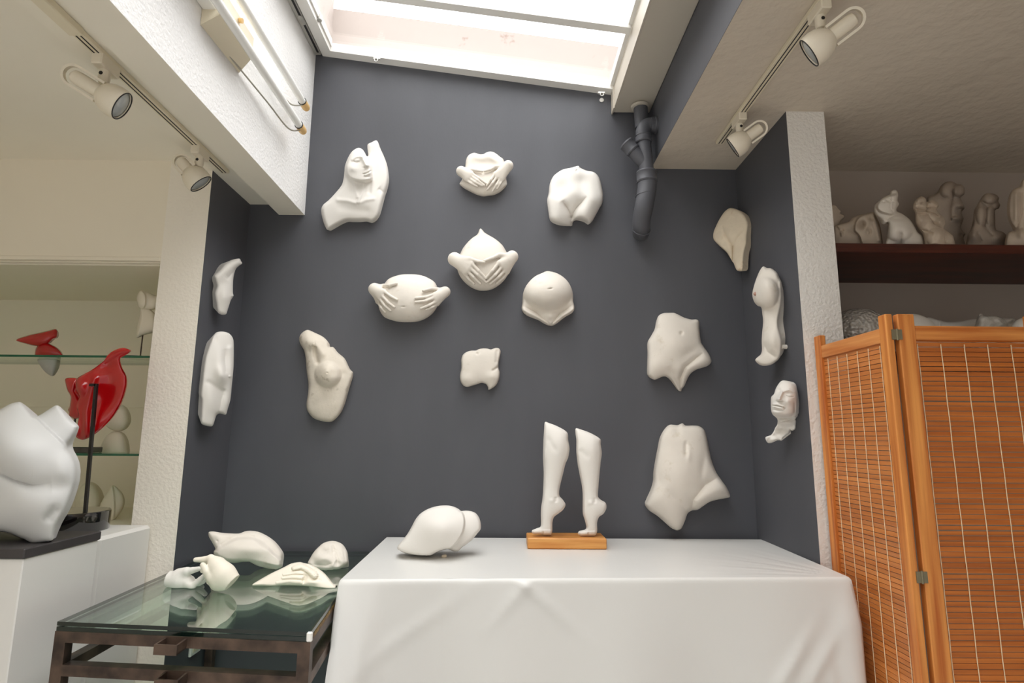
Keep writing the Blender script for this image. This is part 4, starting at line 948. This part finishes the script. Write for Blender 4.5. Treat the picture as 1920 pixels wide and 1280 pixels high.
# torso
R = (0, 740, .2421); YT = 1.99
def hf(F):
    body = F.pl([(-400, 100), (60, 40), (150, 40), (190, 70), (235, 125), (290, 180), (400, 290), (520, 400), (620, 470), (680, 640), (620, 780), (520, 1000), (480, 1200), (0, 1280), (-400, 1220), (-430, 600)], .05, 26)
    h = F.I*.42+.015*edge(F, 40)+body
    h += F.g(40, 400, 330, 250, .060, 28)-F.cr([(-60, 585), (20, 615), (100, 655), (240, 697), (400, 690)], 34, .030)+F.g(250, 860, 240, 140, .018)-F.g(430, 700, 120, 60, .010)+F.g(480, 580, 90, 120, .010)
    return h-F.ln([(380, 950), (420, 900)], 40, .012)
o, *_ = relief('torso_sculpture', R, [(-60, 140), (0, 112), (80, 70), (150, 55), (180, 70), (230, 125), (280, 168), (430, 82), (470, 95), (540, 180), (605, 238), (595, 275), (565, 330), (520, 400), (560, 460), (590, 530), (597, 610), (585, 690), (550, 800), (500, 920), (450, 1000), (425, 1080), (410, 1130), (330, 1150), (260, 1160), (150, 1105), (60, 1070), (-40, 1060), (-110, 1090), (-190, 1130), (-270, 1130), (-300, 1000), (-310, 800), (-330, 600), (-290, 400), (-200, 230), (-120, 165)], hf, (0, YT, 0), NB, None, M['marble'], both=lambda F: F.I*.6, zmin=zp+.0295, px=1.6)
tag(o, 'large white headless torso sculpture with arm stumps on the charcoal slab', 'sculpture')
# red sculpture on a rod
t = thing('red_sculpture', (-1.72, 2.345, zp), 'large glossy red twisted shell sculpture on a black rod and round base', 'sculpture')
bc = np.array((-1.70, 2.345, zp)); zt = float(atY(160, 957, 2.345)[2])
MB().lathe(bc, (0, 0, 1), [(.0005, .134), (.004, .136), (zt-zp-.003, .136), (zt-zp, .133)], 56).build('round_base', M['gloss'], t, True)
R = (90, 640, .2811); YR = 2.33
p0 = atY(160, 958, YR); p1 = atY(90+322*.2811, 640+290*.2811, YR); p2 = atY(90+280*.2811, 640+290*.2811, YR)
def bar(mb, a, c, w):
    a = np.asarray(a); c = np.asarray(c); d = (c-a)/np.linalg.norm(c-a); u = np.cross(d, (0, 1, 0)); u /= np.linalg.norm(u); v = np.cross(d, u)
    q = [a-u*w-v*w, a+u*w-v*w, a+u*w+v*w, a-u*w+v*w]; return mb.hexa(q+[k+(c-a) for k in q])
b = MB(); bar(b, p0, p1+(p1-p0)/np.linalg.norm(p1-p0)*.005, .0055); bar(b, p1, p2, .0055); b.build('rod', M['rod'], t)
def hf(F):
    h = F.I*.35
    h = smax(h, F.cap([(195, 600), (215, 480), (240, 340), (300, 230), (380, 130), (470, 70), (545, 60)], 30, 16, .9), .006)
    h += -F.g(390, 330, 120, 200, .035, 20)+F.ln([(250, 620), (255, 460), (310, 250)], 22, .010)+F.g(215, 300, 40, 60, .02)-F.g(400, 160, 60, 40, .012, -30)
    return h+fbm(F.X, F.Y, 60, .003, 4)
relief('shell', R, [(190, 250), (290, 190), (370, 130), (400, 90), (440, 60), (500, 42), (555, 62), (510, 95), (480, 115), (490, 170), (520, 230), (520, 300), (490, 400), (440, 490), (380, 560), (310, 620), (240, 655), (190, 640), (185, 600), (205, 500), (190, 430), (205, 370), (185, 320)], hf, (0, YR+.03, 0), NB, None, M['red'], t, both=lambda F: F.I*.5, px=1.2)
relief('shell_ear', R, [(115, 250), (150, 240), (200, 250), (230, 300), (240, 380), (235, 500), (175, 512), (140, 490), (150, 372), (130, 330), (118, 290)], lambda F: F.I*.8-F.ln([(200, 270), (180, 330), (210, 380)], 16, .012), (0, YR+.055, 0), NB, None, M['red'], t, both=lambda F: F.I*.6, px=1.2)

# glass shelves in the display recess
def gshelf(z, y0, y1, label):
    t = thing('glass_shelf', (-2.5, (y0+y1)/2, z), label, 'shelf', 'glass shelves in the display recess')
    b = MB().box((-3.55, y0, z-.010), (-1.562, y1, z)); b.m = [0, 0, 1, 1, 1, 1]; b.build('shelf_pane', [M['shelfglass'], M['gedge']], t)
ZA, ZB_ = 1.747, 1.316
gshelf(ZA, 2.575, 2.86, 'upper green-edged glass shelf, small red sculpture on it')
gshelf(ZB_, 2.575, 2.90, 'lower green-edged glass shelf, black strip base on it')
SG = 'small sculptures in the display recess'
# small red lips sculpture
R = (0, 420, .25); Ys = 2.68
t = thing('small_sculpture', atY(92, 664, Ys), 'small red lip-shaped sculpture on the upper glass shelf', 'sculpture', SG)
relief('lips', R, [(122, 870), (200, 835), (350, 800), (415, 785), (432, 805), (428, 850), (395, 865), (355, 900), (280, 915), (200, 900)], lambda F: F.I*1.0+F.g(410, 835, 25, 25, .01), (0, Ys, 0), NB, None, M['red'], t, both=lambda F: F.I, px=1.)
relief('lower_body', R, [(262, 990), (268, 930), (300, 900), (350, 892), (410, 915), (450, 950), (470, 990), (440, 1000), (300, 1000)], lambda F: F.I*1.0, (0, Ys, 0), NB, None, M['red'], t, both=lambda F: F.I, zmin=ZA+.0005, px=1.)
o, *_ = relief('hanging_cone', R, [(280, 1020), (300, 960), (430, 960), (432, 1060), (410, 1120), (390, 1140), (340, 1110), (300, 1060)], lambda F: F.I, (0, Ys, 0), NB, None, M['greyc'], both=lambda F: F.I, zmax=ZA-.0108, px=1.)
tag(o, 'grey pointed form hanging under the upper glass shelf below the red lips', 'sculpture', SG)
# head on a rod
t = thing('small_sculpture', atY(262, 664, Ys), 'pale slanted head sculpture on a thin rod and black base, upper glass shelf', 'sculpture', SG)
o, *_ = relief('head', R, [(1025, 560), (1035, 520), (1060, 497), (1100, 505), (1150, 530), (1185, 545), (1180, 620), (1140, 642), (1080, 640), (1040, 620)], lambda F: F.I*1.+F.pl([(1025, 560), (1035, 520), (1060, 497), (1090, 530), (1090, 610), (1060, 640), (1030, 600)], .012, 14), (0, Ys, 0), NB, None, M['ceramic'], t, both=lambda F: F.I, px=1.)
relief('neck', R, [(1060, 620), (1120, 635), (1170, 690), (1180, 800), (1140, 815), (1080, 830), (1025, 850), (1030, 760), (1050, 680)], lambda F: F.I*.9+F.ln([(1060, 640), (1060, 720), (1035, 830)], 10, .006), (0, Ys, 0), NB, None, M['ceramic'], t, both=lambda F: F.I, px=1.)
q0 = atY(1070*.25, 420+835*.25, Ys); b = MB().tube([(q0[0], Ys, ZA+.004), (q0[0], Ys, q0[2]+.02)], .003, 8); b.build('rod', M['rust'], t)
MB().lathe((q0[0], Ys, ZA+.0005), (0, 0, 1), [(0, .075), (.006, .075), (.008, .05)], 32).build('base', M['gloss'], t, True)
# strip base with a small red piece
t = thing('small_sculpture', atY(160, 845, 2.66), 'thin rod sculpture on a black strip base, lower glass shelf', 'sculpture', SG)
q = atY(150, 842, 2.66); MB().box((q[0]-.12, 2.62, ZB_+.0005), (q[0]+.075, 2.70, ZB_+.026), bev=.003).build('base', M['gloss'], t)
qa = atY(137, 815, 2.66); MB().tube([(qa[0], 2.66, ZB_+.02), (qa[0], 2.66, ZB_+.16)], .004, 8).build('rod', M['rod'], t)
MB().lathe((qa[0], 2.66, ZB_+.15), (0, 0, 1), [(0, .004), (.01, .02), (.04, .03), (.08, .022), (.10, .004)], 20).build('red_bud', M['red'], t, True)
# double bulb
R = (90, 640, .2811); Yd = 2.76
t = thing('small_sculpture', atY(212, 848, Yd), 'pale stacked double-bulb figure behind the red shell, lower glass shelf', 'sculpture', SG)
relief('bulb', R, [(470, 600), (395, 570), (360, 500), (400, 430), (470, 415), (520, 445), (542, 510), (525, 570)], lambda F: F.I*1.1, (0, Yd, 0), NB, None, M['ceramic'], t, both=lambda F: F.I*1.1, px=1.)
relief('bulb', R, [(345, 760), (355, 690), (390, 630), (440, 600), (490, 605), (520, 650), (532, 720), (530, 770), (440, 785)], lambda F: F.I*1.1, (0, Yd, 0), NB, None, M['ceramic'], t, both=lambda F: F.I*1.1, zmin=ZB_+.0005, px=1.)
# two pale shapes on the recess floor
Ye = 2.95
o, *_ = relief('dome_sculpture', R, [(190, 1180), (180, 1060), (210, 980), (260, 935), (310, 950), (345, 1000), (358, 1060), (345, 1130), (320, 1200)], lambda F: F.I*1.1+F.g(215, 1050, 14, 20, .012), (0, Ye, 0), NB, None, M['ceramic'], both=lambda F: F.I*1.1, zmin=1.0005, px=1.)
tag(o, 'pale rounded dome on the recess floor behind the black rod', 'sculpture', SG)
def hf(F): return F.I*.7+F.pl([(350, 1090), (400, 1000), (430, 960), (445, 1100), (430, 1200)], .012, 14)
o, *_ = relief('leaf_sculpture', R, [(345, 1100), (400, 1000), (430, 958), (470, 985), (500, 1030), (505, 1080), (480, 1140), (440, 1190), (400, 1215), (360, 1210)], hf, (0, Ye-.10, 0), NB, None, M['ceramic'], both=lambda F: F.I*.7, zmin=1.0005, px=1.)
tag(o, 'pale pointed leaf-like shape on the recess floor beside the white pier', 'sculpture', SG)

# ------------------------------------------------------------------ mahogany shelf and its figures
t = thing('wall_shelf', (2.2, 2.64, 2.22), 'dark mahogany shelf full of clay figures, high behind the folding screen', 'shelf')
MB().box((1.395, 2.395, 2.206), (3.19, 2.898, 2.246), bev=.003).build('board', M['mahog'], t)
FG = 'clay figures on the mahogany shelf'; ZM = 2.2465
def fig(name, R, ol, hf, Y, m, label, k=.45, px=1.2):
    o, *_ = relief(name, R, ol, hf, (0, Y, 0), NB, None, m, both=lambda F: F.I*k, zmin=ZM, px=px); tag(o, label, 'figure', FG); return o
R7 = (1550, 330, .10935); R8 = (1700, 330, .114583)
def hf(F): return F.I*.9-F.cr([(130, 560), (200, 640)], 24, 0.0102, False)-F.cr([(170, 530), (215, 620)], 18, 0.0085, False)-F.g(230, 690, 40, 20, .006)
fig('hand_figure', R7, [(30, 520), (100, 490), (150, 505), (185, 545), (238, 605), (225, 640), (300, 690), (240, 780), (200, 900), (200, 1250), (20, 1250), (20, 700)], hf, 2.62, M['clay'], 'small curled clay fragment half hidden behind the white pier')
def hf(F):
    h = F.I*.6+.01*edge(F, 40)
    h += F.pl([(480, 860), (500, 780), (560, 700), (690, 640), (810, 640), (900, 850), (940, 1200), (640, 1200), (560, 1030), (480, 940)], .03, 40)
    return h-F.g(600, 830, 62, 66, .04)-F.g(725, 950, 40, 60, .03)+F.g(720, 960, 24, 36, .022)-F.g(770, 740, 40, 26, .012)+F.ln([(800, 660), (860, 900), (900, 1100)], 24, .012)+F.ln([(200, 860), (250, 930), (260, 1010)], 22, .012)-F.g(265, 930, 26, 30, .016)+F.ln([(380, 790), (480, 840)], 30, .008)-F.cr([(400, 930), (560, 1000)], 60, 0.0102, False)
fig('mask_figure', R7, [(130, 870), (200, 830), (380, 780), (440, 715), (560, 668), (690, 640), (800, 618), (850, 700), (900, 800), (935, 950), (945, 1240), (640, 1240), (420, 1240), (200, 1240), (130, 1240), (120, 1000)], hf, 2.56, M['clay'], 'clay mask with hollow eye tilted back beside the white pier')
def hf(F):
    h = F.I*.8+.008*edge(F, 30)
    h += F.pl([(860, 520), (900, 430), (980, 370), (1090, 330), (1220, 330), (1210, 480), (1190, 600), (1120, 660), (1000, 640), (900, 600)], .03, 50)+F.cap([(1155, 280), (1160, 400)], 62, 50, .8)
    return h-F.g(1060, 430, 40, 18, .012, 30)-F.g(980, 440, 30, 16, .008)-F.cr([(1100, 400), (1120, 560), (1150, 640)], 24, 0.0068, False)+F.ln([(1110, 430), (1120, 560)], 14, .008)-F.cr([(1280, 1000), (1260, 1200)], 45, 0.0255, False)-F.g(1150, 640, 20, 12, .01)-F.g(1200, 730, 120, 30, .010)+F.dome(1230, 900, 260, 220, .04)+F.g(990, 760, 50, 60, .012)
fig('bust_figure', R7, [(1010, 1240), (1050, 1000), (1060, 850), (1050, 800), (990, 838), (940, 810), (920, 750), (850, 670), (815, 600), (825, 500), (880, 440), (960, 370), (1080, 310), (1100, 260), (1150, 232), (1200, 250), (1225, 320), (1215, 420), (1240, 480), (1200, 560), (1205, 605), (1300, 650), (1420, 740), (1490, 830), (1560, 960), (1640, 1040), (1640, 1240), (1250, 1240)], hf, 2.47, M['plaster'], 'pale clay bust with its head thrown back and a fist on its brow')
def hf(F):
    h = F.I*.6+.012*edge(F, 40)
    for x, y, r in ((200, 380, 60), (270, 370, 60), (150, 440, 50), (400, 440, 50), (450, 450, 50), (350, 460, 40), (250, 450, 40), (490, 480, 40)): h += F.g(x, y, r*.6, r*.5, .02)
    for q in ([(170, 520), (310, 540)], [(180, 590), (310, 600)], [(330, 500), (520, 510)], [(340, 560), (470, 600), (530, 640)]): h += F.ln(q, 16, .012)-F.cr([(x, y+34) for x, y in q], 18, 0.0085, False)
    return h+F.g(240, 720, 80, 70, .03)+F.g(550, 740, 70, 90, .03)-F.cr([(330, 450), (320, 600), (440, 780), (600, 870)], 21, 0.0136, False)-F.cr([(200, 860), (420, 930)], 21, 0.0136, False)+F.dome(490, 1010, 170, 160, .03)-F.cr([(620, 880), (640, 1080)], 24, 0.0102, False)+fbm(F.X, F.Y, 24, .0025, 11)
fig('embrace_figure', R8, [(115, 450), (150, 390), (230, 332), (300, 360), (335, 420), (400, 388), (480, 408), (528, 470), (500, 540), (540, 620), (605, 680), (632, 780), (610, 860), (700, 930), (765, 1000), (765, 1210), (340, 1210), (280, 960), (200, 850), (155, 760), (150, 600), (105, 530)], hf, 2.455, M['clay'], 'curly-haired embracing couple in clay in front of the tall profile', px=1.)
def hf(F):
    h = F.I*.55+.015*edge(F, 40)
    h += F.dome(690, 230, 150, 140, .035)+F.dome(855, 235, 100, 110, .045)-F.cr([(800, 140), (750, 260), (755, 350), (720, 500), (720, 720)], 18, 0.0136, False)-F.cr([(600, 340), (680, 355), (750, 330)], 18, 0.0085, False)
    return h+F.g(900, 480, 60, 50, .025)-F.cr([(850, 545), (945, 530)], 24, 0.0102, False)+F.g(830, 690, 90, 40, .025)-F.cr([(740, 660), (900, 640)], 21, 0.0085, False)-F.g(820, 780, 90, 30, .012)+F.g(830, 470, 70, 60, .015)-F.g(900, 970, 40, 50, .012)
fig('profile_figure', R8, [(340, 360), (440, 310), (510, 250), (560, 160), (640, 100), (740, 88), (830, 130), (900, 140), (950, 200), (945, 290), (885, 350), (910, 430), (948, 520), (900, 580), (912, 650), (932, 700), (910, 760), (890, 830), (920, 900), (962, 940), (930, 1010), (950, 1250), (400, 1250), (350, 700)], hf, 2.69, M['clayg'], 'tallest grey clay figure, two merged heads with a face in profile')
def hf(F):
    h = F.I*.7+.012*edge(F, 40)
    return h+F.dome(1370, 370, 140, 90, .03, 5)-F.cr([(1210, 420), (1320, 520), (1500, 400)], 18, 0.0102, False)-F.cr([(1310, 530), (1300, 680), (1270, 810)], 18, 0.0153, False)+F.g(1470, 480, 50, 50, .015)+F.g(1100, 950, 100, 100, .03)-F.cr([(1170, 930), (1220, 1060)], 27, 0.0136, False)+F.g(1500, 1000, 110, 90, .02)-F.cr([(1280, 830), (1400, 960)], 24, 0.0119, False)+F.dome(1220, 650, 90, 150, .02)+F.dome(1370, 650, 80, 160, .02)
fig('kneeling_figure', R8, [(1000, 1000), (1060, 870), (1100, 700), (1110, 560), (1160, 470), (1210, 370), (1280, 295), (1360, 280), (1450, 300), (1510, 350), (1500, 410), (1530, 470), (1505, 530), (1450, 555), (1450, 700), (1460, 870), (1530, 900), (1600, 930), (1640, 1000), (1640, 1250), (1000, 1250)], hf, 2.58, M['clayg'], 'small bowed kneeling pair in grey clay with one domed head')
def hf(F): return F.I*.7+.012*edge(F, 40)-F.cr([(1870, 280), (1880, 600), (1800, 850)], 36, 0.0119, False)+F.ln([(1790, 300), (1790, 700)], 40, .012)-F.cr([(1720, 900), (1880, 850)], 27, 0.0102, False)+F.g(1890, 950, 80, 100, .025)
fig('draped_figure', R8, [(1660, 560), (1670, 400), (1700, 270), (1760, 210), (1860, 170), (1880, 90), (1930, 40), (2000, 30), (2080, 80), (2100, 200), (2120, 500), (2150, 800), (2150, 1240), (1650, 1240), (1645, 950), (1720, 900), (1780, 880), (1720, 800), (1680, 700)], hf, 2.47, M['clay'], 'pale draped clay figure standing past the bowed kneeling pair on the mahogany shelf')

# lower shelf behind the screen with wrapped things
zq = 1.77
t = thing('wall_shelf', (2.2, 2.64, zq-.04), 'lower shelf behind the top of the folding screen, wrapped pieces on it', 'shelf')
MB().box((1.395, 2.395, zq-.04), (3.19, 2.898, zq), bev=.003).build('board', M['mahog'], t)
LG = 'pieces stored on the lower shelf'
c = atY(1614, 625, 2.58); zt = float(atY(1625, 578, 2.58)[2])
o = sdf_mesh('bubble_wrap_bundle', [('e', (c[0], 2.60, (zt+zq)/2), (.135, .13, (zt-zq)/2+.002)), ('e', (c[0]+.02, 2.62, (zt+zq)/2-.03), (.125, .13, (zt-zq)/2-.02))], .007, .03, M['bubble'], zmin=zq+.0005, noise=lambda G: .002*np.sin(G[..., 0]*120)*np.sin(G[..., 2]*110)*np.sin(G[..., 1]*115))
tag(o, 'grey bundle in shiny bubble wrap beside the white pier', 'bundle', LG)
def lowp(name, px, m, label, Y=2.50, k=.8, hf=None, **kw):
    o, *_ = relief(name, (0, 0, 1), px, hf or (lambda F: F.I*.9), (0, Y, 0), NB, None, m, both=lambda F: F.I*k, zmin=zq+.0005, px=1.3, **kw); tag(o, label, 'plaster piece', LG)
lowp('wrapped_cast', [(1690, 660), (1690, 595), (1712, 588), (1735, 594), (1752, 608), (1760, 640), (1755, 670)], M['plasterw'], 'smooth white rounded piece just behind the screen posts')
lowp('wrapped_cast', [(1738, 596), (1762, 600), (1775, 603), (1800, 602), (1836, 600), (1842, 640), (1842, 670), (1760, 670), (1748, 620)], M['plasterw'], 'long low white piece lying along the lower shelf', 2.66, hf=lambda F: F.I*.8-F.g(1762, 610, 4, 14, .01))
lowp('plastic_heap', [(1834, 600), (1838, 588), (1850, 592), (1868, 592), (1882, 596), (1900, 596), (1912, 606), (1914, 670), (1832, 670)], M['plastic'], 'crumpled translucent plastic heap on the lower shelf', 2.53, hf=lambda F: F.I*.6+fbm(F.X, F.Y, 3.2, .008, 2))
lowp('wrapped_cast', [(1898, 670), (1897, 612), (1906, 600), (1925, 594), (1960, 600), (1975, 640), (1970, 670)], M['plasterw'], 'round white piece next to the crumpled plastic', 2.43, k=.3)

# ------------------------------------------------------------------ folding screen
t = thing('folding_screen', (1.4, 2.0, 0), 'two-panel pine folding screen with woven bamboo slats and pale cords', 'screen')
HT = 1.815; zr0, zr1 = 1.722, 1.772
def stile(x0, x1, y0, y1): MB().box((x0, y0, .001), (x1, y1, HT), bev=.003).build('stile', M['pine_z'], t)
X0, X1 = 1.262, 1.287
Ys0, Ys1 = 1.910, 2.278
stile(X0, X1, Ys1, 2.322); stile(X0, X1, 1.871, Ys0)
MB().box((X0+.003, Ys0, zr0), (X1-.003, Ys1, zr1), bev=.002).build('rail', M['pine_y'], t)
MB().box((X0+.003, Ys0, .12), (X1-.003, Ys1, .17), bev=.002).build('rail', M['pine_y'], t)
Y0, Y1 = 1.870, 1.896
XA, XB, XC, XD = 1.303, 1.360, 1.745, 1.795
stile(XA, XB, Y0, Y1); stile(XC, XD, Y0, Y1)
MB().box((XB, Y0+.003, zr0+.006), (XC, Y1-.003, zr1+.004), bev=.002).build('rail', M['pine_x'], t)
MB().box((XB, Y0+.003, .12), (XC, Y1-.003, .17), bev=.002).build('rail', M['pine_x'], t)
pitch = .0163
b = MB(); z = .175; rr = random.Random(5)
while z < zr0-.004:
    h = pitch*rr.uniform(.84, .90); tl = rr.uniform(-.0012, .0012); x = X0+.011
    b.hexa([(x+tl, Ys0, z), (x+.004+tl, Ys0, z), (x+.004+tl, Ys1, z), (x+tl, Ys1, z), (x-tl, Ys0, z+h), (x+.004-tl, Ys0, z+h), (x+.004-tl, Ys1, z+h), (x-tl, Ys1, z+h)]); z += pitch
mat_l = b.build('bamboo_mat', M['bamy'], t)
for k in range(6):
    y = 1.924+k*.064; MB().tube([(X0+.0078, y, zz) for zz in np.arange(.175, zr0+.004, .02)], .0012, 5).build('cord', M['cord'], mat_l)
b = MB(); z = .175
while z < zr0+.002:
    h = pitch*(rr.uniform(.84, .90) if rr.random() > .12 else rr.uniform(.74, .84)); tl = rr.uniform(-.0012, .0012); y = Y0+.011
    b.hexa([(XB, y+tl, z), (XC, y+tl, z), (XC, y+.004+tl, z), (XB, y+.004+tl, z), (XB, y-tl, z+h), (XC, y-tl, z+h), (XC, y+.004-tl, z+h), (XB, y+.004-tl, z+h)]); z += pitch
mat_r = b.build('bamboo_mat', M['bamx'], t)
for k in range(5):
    x = XB+.006+k*.0785; MB().tube([(x+.0005*math.sin(zz*40), Y0+.0078, zz) for zz in np.arange(.175, zr0+.008, .02)], .0013, 5).build('cord', M['cord'], mat_r)
for zh in (1.745, .98, .3):
    b = MB().box((X1-.0095, Y0-.0018, zh-.017), (XA+.0095, Y0+.0005, zh+.017)); b.tube([((X1+XA)/2, Y0-.002, zh-.019), ((X1+XA)/2, Y0-.002, zh+.019)], .0035, 10); b.build('hinge', M['brass'], t)

# ------------------------------------------------------------------ light: overcast sky through the roof glass, open front of the studio
w = bpy.data.worlds.new('sky'); scene.world = w; w.use_nodes = True; nt = w.node_tree; N = nt.nodes; L = nt.links
tc = N.new('ShaderNodeTexCoord'); sx = N.new('ShaderNodeSeparateXYZ'); L.new(tc.outputs['Generated'], sx.inputs[0])
rp = N.new('ShaderNodeValToRGB'); L.new(sx.outputs['Z'], rp.inputs['Fac'])
SKY = 7.0
e = rp.color_ramp.elements; e[0].position = .0; e[0].color = (.075, .0745, .0735, 1); e[1].position = .75; e[1].color = (1, 1, 1, 1)
q = rp.color_ramp.elements.new(.35); q.color = (.17, .169, .167, 1)
bg = N['Background']; L.new(rp.outputs[0], bg.inputs['Color']); bg.inputs['Strength'].default_value = SKY
scene.cycles.use_denoising = True; scene.cycles.max_bounces = 10; scene.cycles.diffuse_bounces = 6; scene.cycles.transparent_max_bounces = 16
scene.view_settings.view_transform = 'Standard'; scene.view_settings.look = 'None'; scene.view_settings.gamma = 1; scene.view_settings.use_curve_mapping = False
scene.view_settings.exposure = 0.08
